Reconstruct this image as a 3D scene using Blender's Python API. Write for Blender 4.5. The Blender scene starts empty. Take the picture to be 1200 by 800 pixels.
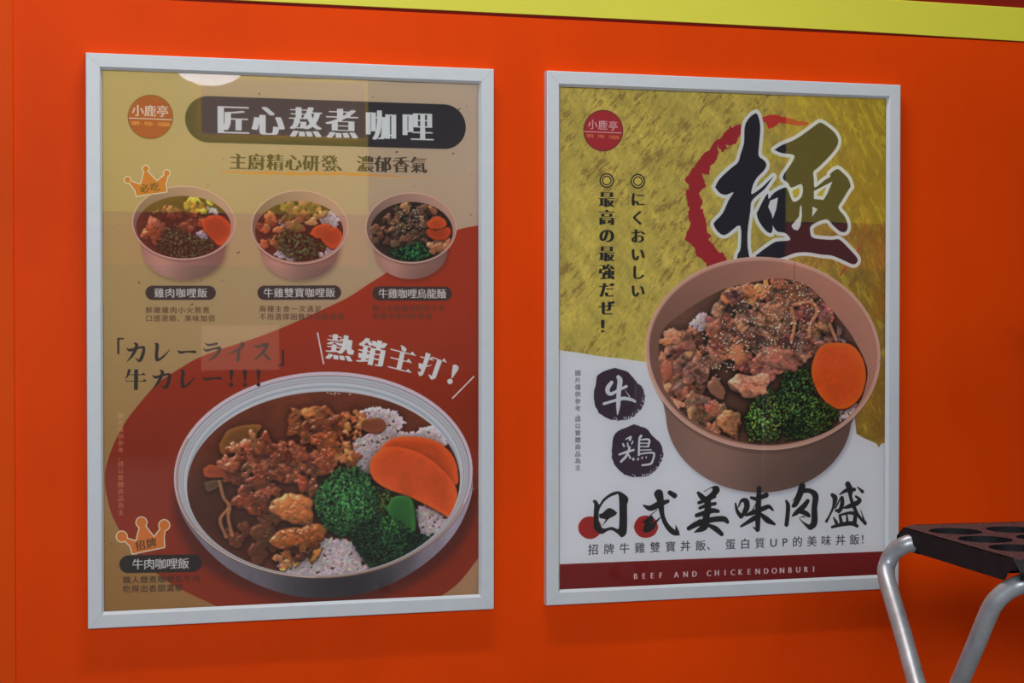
# Two framed food posters on an orange stall front, with a folding stool
import bpy, bmesh, math, random
import numpy as np
from mathutils import Vector, Matrix
from mathutils.geometry import delaunay_2d_cdt

SC = bpy.context.scene
COL = SC.collection

# ------------------------------------------------------------------ camera
ZB = 0.194                       # height of the posters' lower edge above the floor
CAM = np.array([-0.0901, -2.6828, 0.4857 + ZB])
YAW, PITCH, ROLL, FPX = 0.2778, -0.0174, 0.0002, 2000.0
FW = np.array([math.sin(YAW) * math.cos(PITCH), math.cos(YAW) * math.cos(PITCH), math.sin(PITCH)])
RT = np.cross(FW, [0, 0, 1]); RT /= np.linalg.norm(RT)
UP = np.cross(RT, FW)
RT, UP = RT * math.cos(ROLL) + UP * math.sin(ROLL), -RT * math.sin(ROLL) + UP * math.cos(ROLL)
cd = bpy.data.cameras.new('camera'); cam = bpy.data.objects.new('camera', cd); COL.objects.link(cam)
cd.sensor_width = 36.0; cd.lens = 36.0 * FPX / 1200.0; cd.clip_start = 0.05; cd.clip_end = 60
cam.matrix_world = Matrix(((RT[0], UP[0], -FW[0], CAM[0]), (RT[1], UP[1], -FW[1], CAM[1]), (RT[2], UP[2], -FW[2], CAM[2]), (0, 0, 0, 1)))
SC.camera = cam

# ------------------------------------------------------------------ world, lights, exposure
w = bpy.data.worlds.new('dim evening'); SC.world = w; w.use_nodes = True
w.node_tree.nodes['Background'].inputs[0].default_value = (0.50, 0.62, 0.80, 1)
w.node_tree.nodes['Background'].inputs[1].default_value = 0.11
SC.view_settings.view_transform = 'Standard'; SC.view_settings.look = 'None'
SC.view_settings.exposure = 0.0; SC.view_settings.gamma = 1.0
SC.view_settings.use_curve_mapping = False

def area_light(name, loc, target, sx, sy, power, color):
    d = bpy.data.lights.new(name, 'AREA'); d.shape = 'RECTANGLE'; d.size = sx; d.size_y = sy
    d.energy = power; d.color = color
    o = bpy.data.objects.new(name, d); COL.objects.link(o); o.location = loc
    o.rotation_euler = (Vector(target) - Vector(loc)).to_track_quat('-Z', 'Y').to_euler()
    return o
area_light('canopy_tube_light', (0.40, -0.56, 2.75), (0.4, 0, 0.5), 1.1, 0.08, 33.0, (1.0, 0.965, 0.93))
area_light('market_lamp_light', (2.3, -4.9, 2.3), (0.5, 0, 0.6), 1.2, 0.6, 12.0, (0.84, 0.92, 1.0))
area_light('stall_row_light', (-0.95, -4.9, 1.5), (0.4, 0, 0.6), 1.3, 0.45, 98.0, (0.88, 0.94, 1.0))
KCAL = (2.25, 2.05, 1.88)                      # printed colour for a colour seen in the photograph

# ------------------------------------------------------------------ helpers
def lin(c):
    c = np.asarray(c, float); return np.where(c <= 0.04045, c / 12.92, ((c + 0.055) / 1.055) ** 2.4)
def srgb(c):
    c = np.clip(c, 0, 1); return np.where(c <= 0.0031308, c * 12.92, 1.055 * c ** (1 / 2.4) - 0.055)
def hexc(h):
    h = h.lstrip('#'); return np.array([int(h[i:i + 2], 16) / 255 for i in (0, 2, 4)])

def ray(px, py):
    d = FW + RT * ((px - 600) / FPX) - UP * ((py - 400) / FPX)
    return d
def on_y(px, py, y):
    d = ray(px, py); t = (y - CAM[1]) / d[1]; return CAM + d * t
def at_depth(px, py, dep):
    return CAM + ray(px, py) * dep

def tag(o, label=None, cat=None, group=None, kind=None):
    if label: o['label'] = label
    if cat: o['category'] = cat
    if group: o['group'] = group
    if kind: o['kind'] = kind
    return o
def link(name, me, mat=None, parent=None):
    o = bpy.data.objects.new(name, me); COL.objects.link(o)
    if mat: me.materials.append(mat)
    if parent: o.parent = parent
    return o
def empty(name, loc=(0, 0, 0), rz=0):
    o = bpy.data.objects.new(name, None); COL.objects.link(o); o.location = loc; o.rotation_euler.z = rz
    o.empty_display_size = 0.1; return o
def mesh(name, verts, faces, smooth=False):
    me = bpy.data.meshes.new(name); me.from_pydata([tuple(v) for v in verts], [], faces); me.update()
    bm = bmesh.new(); bm.from_mesh(me); bmesh.ops.recalc_face_normals(bm, faces=bm.faces); bm.to_mesh(me); bm.free()
    if smooth:
        for p in me.polygons: p.use_smooth = True
    return me
def box(name, lo, hi, mat, parent=None, bevel=0.0, seg=2):
    bm = bmesh.new(); bmesh.ops.create_cube(bm, size=1)
    for v in bm.verts:
        v.co = Vector([lo[i] + (v.co[i] + .5) * (hi[i] - lo[i]) for i in range(3)])
    if bevel: bmesh.ops.bevel(bm, geom=bm.edges[:], offset=bevel, segments=seg, affect='EDGES', profile=0.5)
    me = bpy.data.meshes.new(name); bm.to_mesh(me); bm.free()
    return link(name, me, mat, parent)
def catmull(P, n=8):
    P = np.asarray(P, float)
    if len(P) < 3: 
        t = np.linspace(0, 1, n + 1)[:, None]; return P[0] * (1 - t) + P[1] * t
    Q = np.vstack([2 * P[0] - P[1], P, 2 * P[-1] - P[-2]]); out = []
    for i in range(1, len(Q) - 2):
        for k in range(n):
            t = k / n
            out.append(0.5 * ((2 * Q[i]) + (-Q[i - 1] + Q[i + 1]) * t + (2 * Q[i - 1] - 5 * Q[i] + 4 * Q[i + 1] - Q[i + 2]) * t * t + (-Q[i - 1] + 3 * Q[i] - 3 * Q[i + 1] + Q[i + 2]) * t ** 3))
    out.append(P[-1]); return np.array(out)
def tube_mesh(name, pts, r, seg=20, cap=True):
    pts = [Vector(p) for p in pts]; V = []; F = []; up = None
    for i, p in enumerate(pts):
        t = (pts[min(i + 1, len(pts) - 1)] - pts[max(i - 1, 0)]).normalized()
        if up is None: up = t.orthogonal().normalized()
        up = (up - t * up.dot(t)).normalized(); s = t.cross(up)
        for k in range(seg):
            a = 2 * math.pi * k / seg; V.append(p + up * (r * math.cos(a)) + s * (r * math.sin(a)))
    for i in range(len(pts) - 1):
        for k in range(seg):
            a = i * seg + k; b = i * seg + (k + 1) % seg; F.append((a, b, b + seg, a + seg))
    if cap: F.append(tuple(range(seg))); F.append(tuple(range((len(pts) - 1) * seg, len(pts) * seg)))
    return mesh(name, V, F, True)

class NT:
    def __init__(s, name):
        s.m = bpy.data.materials.new(name); s.m.use_nodes = True; s.t = s.m.node_tree
        s.b = s.t.nodes['Principled BSDF']; s.o = s.t.nodes['Material Output']
    def n(s, typ, **kw):
        nd = s.t.nodes.new(typ)
        for k, v in kw.items():
            if k.startswith('_'): setattr(nd, k[1:], v)
            else: nd.inputs[k.replace('__', ' ')].default_value = v
        return nd
    def l(s, a, b): s.t.links.new(a, b)
    def ramp(s, fac, stops):
        r = s.t.nodes.new('ShaderNodeValToRGB'); e = r.color_ramp.elements
        while len(e) < len(stops): e.new(0.5)
        for k, (p, c) in enumerate(stops): e[k].position = p; e[k].color = (*c, 1)
        s.l(fac, r.inputs[0]); return r.outputs[0]
    def noise(s, scale, detail=4, rough=.5, coord='Object', stretch=None, dist=0):
        tc = s.n('ShaderNodeTexCoord'); src = tc.outputs[coord]
        if stretch:
            mp = s.n('ShaderNodeMapping'); mp.inputs['Scale'].default_value = stretch; s.l(src, mp.inputs[0]); src = mp.outputs[0]
        nz = s.n('ShaderNodeTexNoise', Scale=scale, Detail=detail, Roughness=rough, Distortion=dist); s.l(src, nz.inputs['Vector'])
        return nz.outputs[0]
    def bump(s, h, strength=.2, dist=.002, prev=None):
        b = s.n('ShaderNodeBump', Strength=strength, Distance=dist); s.l(h, b.inputs['Height'])
        if prev: s.l(prev, b.inputs['Normal'])
        s.l(b.outputs[0], s.b.inputs['Normal']); return b.outputs[0]
def plain(name, color, rough=.5, metal=0.0, spec=.5, var=.06, scale=30, bump=0.0, stretch=None):
    t = NT(name); c = np.array(color)
    t.l(t.ramp(t.noise(scale, stretch=stretch), [(0.3, tuple(c * (1 - var))), (0.7, tuple(np.minimum(c * (1 + var), 1)))]), t.b.inputs['Base Color'])
    t.b.inputs['Roughness'].default_value = rough; t.b.inputs['Metallic'].default_value = metal
    t.b.inputs['Specular IOR Level'].default_value = spec
    if bump: t.bump(t.noise(scale * 3, stretch=stretch), bump)
    return t.m
def emissive(name, color, strength):
    t = NT(name); t.b.inputs['Base Color'].default_value = (*color, 1)
    n = t.noise(2.5, 2)
    t.l(t.ramp(n, [(0.2, tuple(np.array(color) * .85)), (0.8, color)]), t.b.inputs['Emission Color'])
    t.b.inputs['Emission Strength'].default_value = strength; return t.m

# ------------------------------------------------------------------ setting
WY = 0.016                                       # the wall's face, behind the frames
def orange_paint(name, base, sc=1.0):
    t = NT(name); c = np.array(base)
    n1 = t.noise(1.6, 3, .5); n2 = t.noise(9, 5, .6, stretch=(1, 1, .35)); 
    a = t.ramp(n1, [(0.3, tuple(c * .92)), (0.7, tuple(c * 1.08))])
    b = t.ramp(n2, [(0.35, (0.93,) * 3), (0.7, (1.0,) * 3)])
    mx = t.n('ShaderNodeMix', _data_type='RGBA', _blend_type='MULTIPLY'); mx.inputs[0].default_value = 1
    t.l(a, mx.inputs[6]); t.l(b, mx.inputs[7]); t.l(mx.outputs[2], t.b.inputs['Base Color'])
    t.b.inputs['Roughness'].default_value = 0.5; t.b.inputs['Specular IOR Level'].default_value = 0.07
    p = t.bump(t.noise(42, 3, .5, stretch=(1, 1, .25)), .10, .0015)
    t.bump(t.noise(6, 2, .5), .12, .004, p)
    return t.m
M_ORANGE = orange_paint('orange wall paint', (0.84, 0.062, 0.001))
M_ORANGE2 = orange_paint('orange side panel paint with reflection tint', (0.80, 0.074, 0.002))  # yellower tint stands for light reflected at another angle
XL = on_y(17, 400, WY)[0]
def structure(o): o['kind'] = 'structure'; return o
zt = on_y(600, 20, WY)[2]                       # just behind the yellow strip
structure(box('wall_back', (XL - 0.003, WY, 0), (3.6, WY + .05, zt), M_ORANGE))
structure(box('wall_left', (-2.2, WY - 0.005, 0), (XL, WY + .045, zt), M_ORANGE2, bevel=.0025))
M_RED = plain('dark red paint', (0.24, 0.012, 0.006), .6, spec=.1, var=.15, scale=6)
structure(box('wall_upper', (-2.2, WY + .004, zt), (3.6, WY + .05, 3.0), M_RED))
# yellow strip along the counter edge: outline follows its slightly bent edges
lowpts = [(-400, -33.0), (0, -13.4), (275, 0.0), (500, 11.0), (750, 23.3), (1000, 36.2), (1200, 48.4), (1500, 67.5), (2300, 116)]
uppts = [(-400, -80), (0, -60.5), (275, -43.5), (500, -30), (750, -17), (1055, 0), (1200, 9.3), (1500, 29), (2300, 81)]
V = []; yf = WY - 0.0014
for (a, b) in zip(lowpts, uppts):
    L = on_y(a[0], a[1], yf); U = on_y(b[0], b[1], yf)
    V += [(L[0], yf + .0006, L[2]), (L[0], yf, L[2] + .0005), (U[0], yf, U[2] - .0016), (U[0], yf + .0008, U[2]), (U[0], WY + .004, U[2]), (L[0], WY + .004, L[2])]
F = []
for i in range(len(lowpts) - 1):
    for k in range(6):
        a = i * 6 + k; b = i * 6 + (k + 1) % 6; F.append((a, b, b + 6, a + 6))
F += [tuple(range(6)), tuple(range((len(lowpts) - 1) * 6, len(lowpts) * 6))]
M_YEL = plain('yellow edge paint', (0.75, 0.71, 0.055), .4, var=.04, scale=8, bump=.08, stretch=(.3, 1, 1))
structure(link('trim_1', mesh('trim_1', V, F), M_YEL))
t = NT('grey concrete'); t.l(t.ramp(t.noise(3, 6, .6), [(.3, (.16, .16, .17)), (.7, (.24, .24, .24))]), t.b.inputs['Base Color'])
t.b.inputs['Roughness'].default_value = .8; t.bump(t.noise(60, 4), .3)
structure(box('floor', (-4, -8, -.05), (6, WY + .05, 0), t.m))

# ------------------------------------------------------------------ posters in white frames
PY = 0.0105                                       # the paper's plane
S = 2000.0                                       # canvas pixels per metre
FRW = 0.0245
PW1, PH1, X2, Z2, PW2, PH2 = 0.6446, 0.88, 0.7345, 0.0013, 0.6454, 0.8798
t = NT('white frame foil'); t.l(t.ramp(t.noise(40, 4, .6, stretch=(1, 1, 1)), [(.3, (.615, .650, .690)), (.7, (.650, .685, .725))]), t.b.inputs['Base Color'])
t.b.inputs['Roughness'].default_value = .38; t.bump(t.noise(300, 2), .06, .0005)
M_FRAME = t.m
def rail_profile():                              # (inward distance from the outer edge, y): the moulding's section
    w_, d = FRW, WY - 0.0006
    return [(0, d), (0, .0012), (.0005, .0003), (.0015, 0), (w_ - .0042, 0), (w_ - .0036, .0004), (w_ - .0004, .0056), (w_, .0064), (w_, PY - .0032), (w_ - .006, PY - .0032), (w_ - .006, d)]
def frame_rails(W, H, parent):
    prof = rail_profile(); n = len(prof)
    cor = [((0, 0), (1, 1)), ((W, 0), (-1, 1)), ((W, H), (-1, -1)), ((0, H), (1, -1))]
    for k in range(4):
        g = 0.00012
        V = []
        for (c, s) in (cor[k], cor[(k + 1) % 4]):
            for (u, y) in prof: V.append([c[0] + s[0] * u, y, c[1] + s[1] * u])
        ax = 0 if k % 2 == 0 else 2
        sg = 1 if k < 2 else -1
        for i, v in enumerate(V): v[ax] += sg * g * (1 if i < n else -1)
        F = [(i, (i + 1) % n, (i + 1) % n + n, i + n) for i in range(n)] + [tuple(range(n)), tuple(range(n, 2 * n))]
        link('frame_rail', mesh('frame_rail', V, F), M_FRAME, parent)
def pane_mat(name):
    t = NT(name); t.t.nodes.remove(t.b)
    tr = t.n('ShaderNodeBsdfTransparent'); tr.inputs[0].default_value = (.995, 1, .995, 1)
    gl = t.n('ShaderNodeBsdfGlossy', Roughness=.015); fr = t.n('ShaderNodeFresnel', IOR=1.49)
    bp = t.n('ShaderNodeBump', Strength=.02, Distance=.01); t.l(t.noise(3.0, 2), bp.inputs['Height']); t.l(bp.outputs[0], gl.inputs['Normal'])
    mx = t.n('ShaderNodeMixShader'); ml = t.n('ShaderNodeMath', _operation='MULTIPLY'); ml.inputs[1].default_value = 1.15
    t.l(fr.outputs[0], ml.inputs[0]); t.l(ml.outputs[0], mx.inputs[0]); t.l(tr.outputs[0], mx.inputs[1]); t.l(gl.outputs[0], mx.inputs[2])
    t.l(mx.outputs[0], t.o.inputs[0]); return t.m
def clear_mat(name):
    t = NT(name); t.t.nodes.remove(t.b); tr = t.n('ShaderNodeBsdfTransparent'); t.l(tr.outputs[0], t.o.inputs[0]); return t.m
M_PANE = pane_mat('clear acrylic face'); M_CLEAR = clear_mat('clear acrylic back')
M_BACK = plain('brown hardboard', (.25, .16, .09), .8, scale=60)
def paper_mesh(W, H, e, seed):
    rng = np.random.RandomState(seed); nx, nz = 60, 84; V = []; F = []; uv = []
    ph = rng.rand(12) * 6.28
    for j in range(nz + 1):
        for i in range(nx + 1):
            u = i / nx; v = j / nz
            x = e + u * (W - 2 * e); z = e + v * (H - 2 * e)
            d = 0.0007 * (math.sin(9 * x + 7 * z + ph[0]) + math.sin(13 * z - 5 * x + ph[1])) * .4
            top = math.exp(-(H - e - z) / .02); lf = math.exp(-(x - e) / .018); rt = math.exp(-(W - e - x) / .015)
            d += .0011 * top * (math.sin(38 * x + ph[2]) + .6 * math.sin(71 * x + ph[3]))
            d += .0011 * lf * (math.sin(33 * z + ph[4]) + .7 * math.sin(57 * z + ph[5])) + .0006 * rt * math.sin(40 * z + ph[6])
            V.append((x, PY + .0012 + d * .8, z)); uv.append((u, v))
    for j in range(nz):
        for i in range(nx):
            a = j * (nx + 1) + i; F.append((a, a + 1, a + nx + 2, a + nx + 1))
    me = bpy.data.meshes.new('poster_sheet'); me.from_pydata(V, [], F); me.update()
    l = me.uv_layers.new(name='UVMap')
    for p in me.polygons:
        p.use_smooth = True
        for li in p.loop_indices: l.data[li].uv = uv[me.loops[li].vertex_index]
    return me
def build_poster(name, label, x0, z0, W, H, canvas, seed):
    root = empty(name, (x0, 0, z0)); tag(root, label, 'poster', 'framed menu posters on the orange wall')
    frame_rails(W, H, root)
    e = FRW - .0055
    img = bpy.data.images.new(name + '_print', canvas.w, canvas.h, alpha=False)
    px = np.ones((canvas.h, canvas.w, 4), np.float32); px[..., :3] = canvas.final()[::-1]
    img.pixels.foreach_set(px.ravel()); img.update(); img.pack()
    t = NT(name + ' print'); im = t.n('ShaderNodeTexImage'); im.image = img; im.interpolation = 'Cubic'; im.extension = 'EXTEND'
    t.l(im.outputs[0], t.b.inputs['Base Color']); t.b.inputs['Roughness'].default_value = .62; t.b.inputs['Specular IOR Level'].default_value = .25
    t.bump(t.noise(700, 2), .05, .0003)
    link('poster_sheet', paper_mesh(W, H, e, seed), t.m, root)
    g = box('glass_pane', (e, PY - .0028, e), (W - e, PY - .0012, H - e), M_CLEAR, root)
    g.data.materials.append(M_PANE)
    for p in g.data.polygons: p.material_index = 1 if p.normal.y < -.9 else 0
    box('backing_board', (e, PY + .0030, e), (W - e, WY - .0010, H - e), M_BACK, root)
    return root

# ------------------------------------------------------------------ print engine: draws a poster's artwork into a pixel array
GL = {}
def glyph(ch):
    if ch in GL: return GL[ch]
    c = bpy.data.curves.new('g', 'FONT'); c.body = ch
    o = bpy.data.objects.new('g', c); COL.objects.link(o)
    cv = o.to_curve(bpy.context.evaluated_depsgraph_get()); out = []
    for s in cv.splines:
        P = []; bp = s.bezier_points; n = len(bp)
        for i in range(n):
            a, b = bp[i], bp[(i + 1) % n]
            p0, p1, p2, p3 = (np.array(v[:2]) for v in (a.co, a.handle_right, b.handle_left, b.co))
            d = np.linalg.norm(p3 - p0); k = 1 if (a.handle_right_type == 'VECTOR' and b.handle_left_type == 'VECTOR') else (3 if d < .15 else 6)
            for j in range(k):
                q = j / k; P.append((1 - q) ** 3 * p0 + 3 * q * (1 - q) ** 2 * p1 + 3 * q * q * (1 - q) * p2 + q ** 3 * p3)
        if P: out.append(np.array(P))
    o.to_curve_clear(); bpy.data.objects.remove(o); bpy.data.curves.remove(c)
    GL[ch] = out; return out

def blur(a, r):
    r = int(round(r))
    if r < 1: return a
    for _ in range(2):
        for ax in (0, 1):
            p = [(0, 0)] * a.ndim; p[ax] = (r + 1, r)
            c = np.cumsum(np.pad(a, p, mode='edge'), axis=ax, dtype=np.float64)
            n = c.shape[ax]
            a = (np.take(c, range(2 * r + 1, n), ax) - np.take(c, range(0, n - 2 * r - 1), ax)) / (2 * r + 1)
    return a
def vnoise(shape, cell, rng, stretch=(1, 1), octaves=4, rough=.5, ang=0.0):
    h, w_ = shape; yy, xx = np.mgrid[0:h, 0:w_].astype(np.float32)
    if ang:
        ca, sa = math.cos(ang), math.sin(ang); xx, yy = xx * ca + yy * sa, -xx * sa + yy * ca
        yy -= yy.min(); xx -= xx.min()
    out = np.zeros(shape, np.float32); amp = 1; tot = 0
    for o in range(octaves):
        cx, cy = max(cell * stretch[0] / 2 ** o, 1.01), max(cell * stretch[1] / 2 ** o, 1.01)
        g = rng.rand(int(yy.max() / cy) + 3, int(xx.max() / cx) + 3).astype(np.float32)
        fx = xx / cx; fy = yy / cy; ix = fx.astype(int); iy = fy.astype(int); fx = fx - ix; fy = fy - iy
        fx = fx * fx * (3 - 2 * fx); fy = fy * fy * (3 - 2 * fy)
        out += amp * ((g[iy, ix] * (1 - fx) + g[iy, ix + 1] * fx) * (1 - fy) + (g[iy + 1, ix] * (1 - fx) + g[iy + 1, ix + 1] * fx) * fy)
        tot += amp; amp *= rough
    return out / tot
def sstep(a, b, x):
    t = np.clip((x - a) / (b - a), 0, 1); return t * t * (3 - 2 * t)

class Canvas:
    def __init__(s, x0, z0, W, H):
        e = FRW - .0055; s.X0 = x0 + e; s.Z1 = z0 + H - e
        s.w = int(round((W - 2 * e) * S)); s.h = int(round((H - 2 * e) * S))
        s.a = np.zeros((s.h, s.w, 3), np.float32)
        s.k = 1.0
    def P(s, pts):                                # points measured in the photograph -> canvas
        out = []
        for p in np.atleast_2d(np.asarray(pts, float)):
            q = on_y(p[0], p[1], PY + .0012); out.append(((q[0] - s.X0) * S, (s.Z1 - q[2]) * S))
        return np.array(out)
    def scale(s, p):
        q = s.P([(p[0], p[1] - 5), (p[0], p[1] + 5)]); return np.linalg.norm(q[1] - q[0]) / 10
    def cov(s, polys, ss=4):                      # coverage of a set of closed outlines (holes run the other way)
        allp = np.vstack(polys)
        x0, y0 = np.floor(allp.min(0)).astype(int) - 1; x1, y1 = np.ceil(allp.max(0)).astype(int) + 2
        x0 = max(x0, 0); y0 = max(y0, 0); x1 = min(x1, s.w); y1 = min(y1, s.h)
        if x1 <= x0 or y1 <= y0: return None
        wd, hg = x1 - x0, y1 - y0
        A = np.vstack([p for p in polys]); B = np.vstack([np.roll(p, -1, 0) for p in polys])
        acc = np.zeros((hg, wd + 2)); ys = (np.arange(hg * ss) + .5) / ss + y0
        for (a, b) in zip(A, B):
            if a[1] == b[1]: continue
            lo, hi = min(a[1], b[1]), max(a[1], b[1])
            i0 = max(int(math.ceil((lo - y0) * ss - .5)), 0); i1 = min(int(math.ceil((hi - y0) * ss - .5)), hg * ss)
            if i1 <= i0: continue
            y = ys[i0:i1]; x = np.clip(a[0] + (b[0] - a[0]) * (y - a[1]) / (b[1] - a[1]) - x0, 0, wd)
            ix = x.astype(int); f = x - ix; sg = 1.0 if b[1] > a[1] else -1.0
            r = np.arange(i0, i1) // ss
            np.add.at(acc, (r, ix), sg * (1 - f) / ss); np.add.at(acc, (r, ix + 1), sg * f / ss)
        m = np.clip(np.abs(np.cumsum(acc, 1)[:, :wd]), 0, 1)
        return x0, y0, m.astype(np.float32)
    def put(s, x0, y0, m, col, op=1.0):
        if isinstance(col, str): col = hexc(col)
        h, w_ = m.shape; v = s.a[y0:y0 + h, x0:x0 + w_]; m = (m * op)[..., None]
        s.a[y0:y0 + h, x0:x0 + w_] = v * (1 - m) + np.asarray(col, np.float32) * m
    def poly(s, pts, col, op=1.0, smooth=0, rough=0, soft=0, raw=False, seed=1):
        q = s.P(pts) if not raw else np.asarray(pts, float)
        if smooth:
            q = catmull(np.vstack([q, q[:1]]), smooth)[:-1]
        if rough:
            rng = np.random.RandomState(seed); n = max(int(np.sum(np.linalg.norm(np.diff(np.vstack([q, q[:1]]), axis=0), axis=1)) / 3), 8)
            d = np.r_[0, np.cumsum(np.linalg.norm(np.diff(np.vstack([q, q[:1]]), axis=0), axis=1))]
            tt = np.linspace(0, d[-1], n, endpoint=False); qq = np.vstack([q, q[:1]])
            q = np.c_[np.interp(tt, d, qq[:, 0]), np.interp(tt, d, qq[:, 1])]
            nz = rng.randn(n, 2) * .5 + np.repeat(rng.randn(n // 4 + 1, 2), 4, axis=0)[:n]
            q = q + nz * rough
        if soft:
            pad = int(soft * 3); x0, y0 = np.floor(q.min(0)).astype(int) - pad; x1, y1 = np.ceil(q.max(0)).astype(int) + pad
            c = s.cov([q])
            if c is None: return
            X0, Y0, X1, Y1 = max(x0, 0), max(y0, 0), min(x1, s.w), min(y1, s.h)
            m = np.zeros((Y1 - Y0, X1 - X0), np.float32); m[c[1] - Y0:c[1] - Y0 + c[2].shape[0], c[0] - X0:c[0] - X0 + c[2].shape[1]] = c[2]
            s.put(X0, Y0, blur(m, soft), col, op); return
        c = s.cov([q])
        if c: s.put(*c, col, op)
    def brush(s, pts, rad, col, op=1.0, smooth=6, cs=None):   # a tapering brush stroke; rad in photo pixels per point
        q = s.P(pts); k = s.scale(pts[0]); r = np.array(rad, float) * k if np.ndim(rad) else np.full(len(pts), rad * k)
        Q = catmull(np.c_[q, r], smooth) if smooth else np.c_[q, r]
        rr = Q[:, 2].max() + 2; x0, y0 = np.floor(Q[:, :2].min(0) - rr).astype(int); x1, y1 = np.ceil(Q[:, :2].max(0) + rr).astype(int)
        x0 = max(x0, 0); y0 = max(y0, 0); x1 = min(x1, s.w); y1 = min(y1, s.h)
        if x1 <= x0 or y1 <= y0: return
        yy, xx = np.mgrid[y0:y1, x0:x1] + .5; m = np.zeros(yy.shape)
        for a, b in zip(Q[:-1], Q[1:]):
            dx, dy = b[0] - a[0], b[1] - a[1]; L = dx * dx + dy * dy + 1e-9
            t = np.clip(((xx - a[0]) * dx + (yy - a[1]) * dy) / L, 0, 1)
            d = np.hypot(xx - a[0] - t * dx, yy - a[1] - t * dy); m = np.maximum(m, a[2] + (b[2] - a[2]) * t - d + .5)
        s.put(x0, y0, np.clip(m, 0, 1).astype(np.float32), col, op)
    def char(s, ch, c, size, col, rot=0.0, bold=0.0, sx=1.0, op=1.0, thin=0.0, stretch=1.0, er=0.0):
        k = s.scale(c) * size; ctr = s.P([c])[0]; ca, sa = math.cos(rot), math.sin(rot); P = []
        src = glyph(ch)
        if not src: return
        if ch in '、，。': off = np.array([.5, .38])
        elif ord(ch) < 128:
            al = np.vstack(src); off = np.array([(al[:, 0].min() + al[:, 0].max()) / 2, .36])
        else: off = np.array([.5, .38])
        for p in src:
            q = (p - off) * k * np.array([sx, stretch]); q[:, 1] *= -1
            P.append(np.c_[q[:, 0] * ca - q[:, 1] * sa, q[:, 0] * sa + q[:, 1] * ca] + ctr)
        c_ = s.cov(P)
        if c_ is None: return
        x0, y0, m = c_
        if er:                                    # thinner level strokes, as in a display Ming face
            e_ = er * k; lo = int(e_); fr = e_ - lo; Mn = m.copy(); kx = (-math.sin(rot), math.cos(rot))
            for q_ in [(i, 1.0) for i in range(1, lo + 1)] + ([(lo + 1, fr)] if fr > .05 else []):
                for sg in (-1, 1):
                    dx, dy = int(round(kx[0] * q_[0] * sg)), int(round(kx[1] * q_[0] * sg))
                    Mn = Mn * (1 - q_[1]) + np.minimum(Mn, np.roll(m, (dy, dx), (0, 1))) * q_[1]
            m = Mn
        if bold:
            n = max(bold * k, 0.4); L = int(math.ceil(n)); M = np.pad(m, ((L, L), (L, L))); out = M.copy()
            for i in range(-L, L + 1):
                for j in ((0,) if thin >= 0 else range(-L, L + 1)):
                    wgt = np.clip(n - math.hypot(i, j) + 1, 0, 1)
                    if wgt > 0:
                        dx, dy = i * ca - j * sa, i * sa + j * ca
                        out = np.maximum(out, np.roll(M, (int(round(dy)), int(round(dx))), (0, 1)) * wgt)
            m = out; x0 -= L; y0 -= L
            cx0, cy0 = max(-x0, 0), max(-y0, 0); m = m[cy0:, cx0:]; x0 += cx0; y0 += cy0; m = m[:s.h - y0, :s.w - x0]
        s.put(x0, y0, m, col, op)
    def text(s, st, a, b, size, col, **kw):       # glyph centres spread evenly from a to b
        n = len(st)
        for i, ch in enumerate(st):
            t = i / max(n - 1, 1); s.char(ch, (a[0] + (b[0] - a[0]) * t, a[1] + (b[1] - a[1]) * t), size, col, **kw)
    def ell(s, c, rx, ry, rot=0, n=96, a0=0, a1=360):
        t = np.radians(np.linspace(a0, a1, n, endpoint=(a1 - a0) < 360)); r = math.radians(rot)
        x, y = rx * np.cos(t), ry * np.sin(t)
        return np.c_[c[0] + x * math.cos(r) - y * math.sin(r), c[1] + x * math.sin(r) + y * math.cos(r)]
    def stadium(s, a, b, r, col, op=1.0):
        A, B = s.P([a, b]); k = s.scale(a) * r; pts = []
        for i in range(25): th = math.pi / 2 + math.pi * i / 24; pts.append((A[0] + k * math.cos(th), A[1] - k * math.sin(th)))
        for i in range(25): th = -math.pi / 2 + math.pi * i / 24; pts.append((B[0] + k * math.cos(th), B[1] - k * math.sin(th)))
        s.poly(pts, col, op, raw=True)
    def final(s):
        L = lin(np.clip(s.a, 0, 1)) * s.k
        return srgb(np.clip(L, 0.004, .93)).astype(np.float32)

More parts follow.
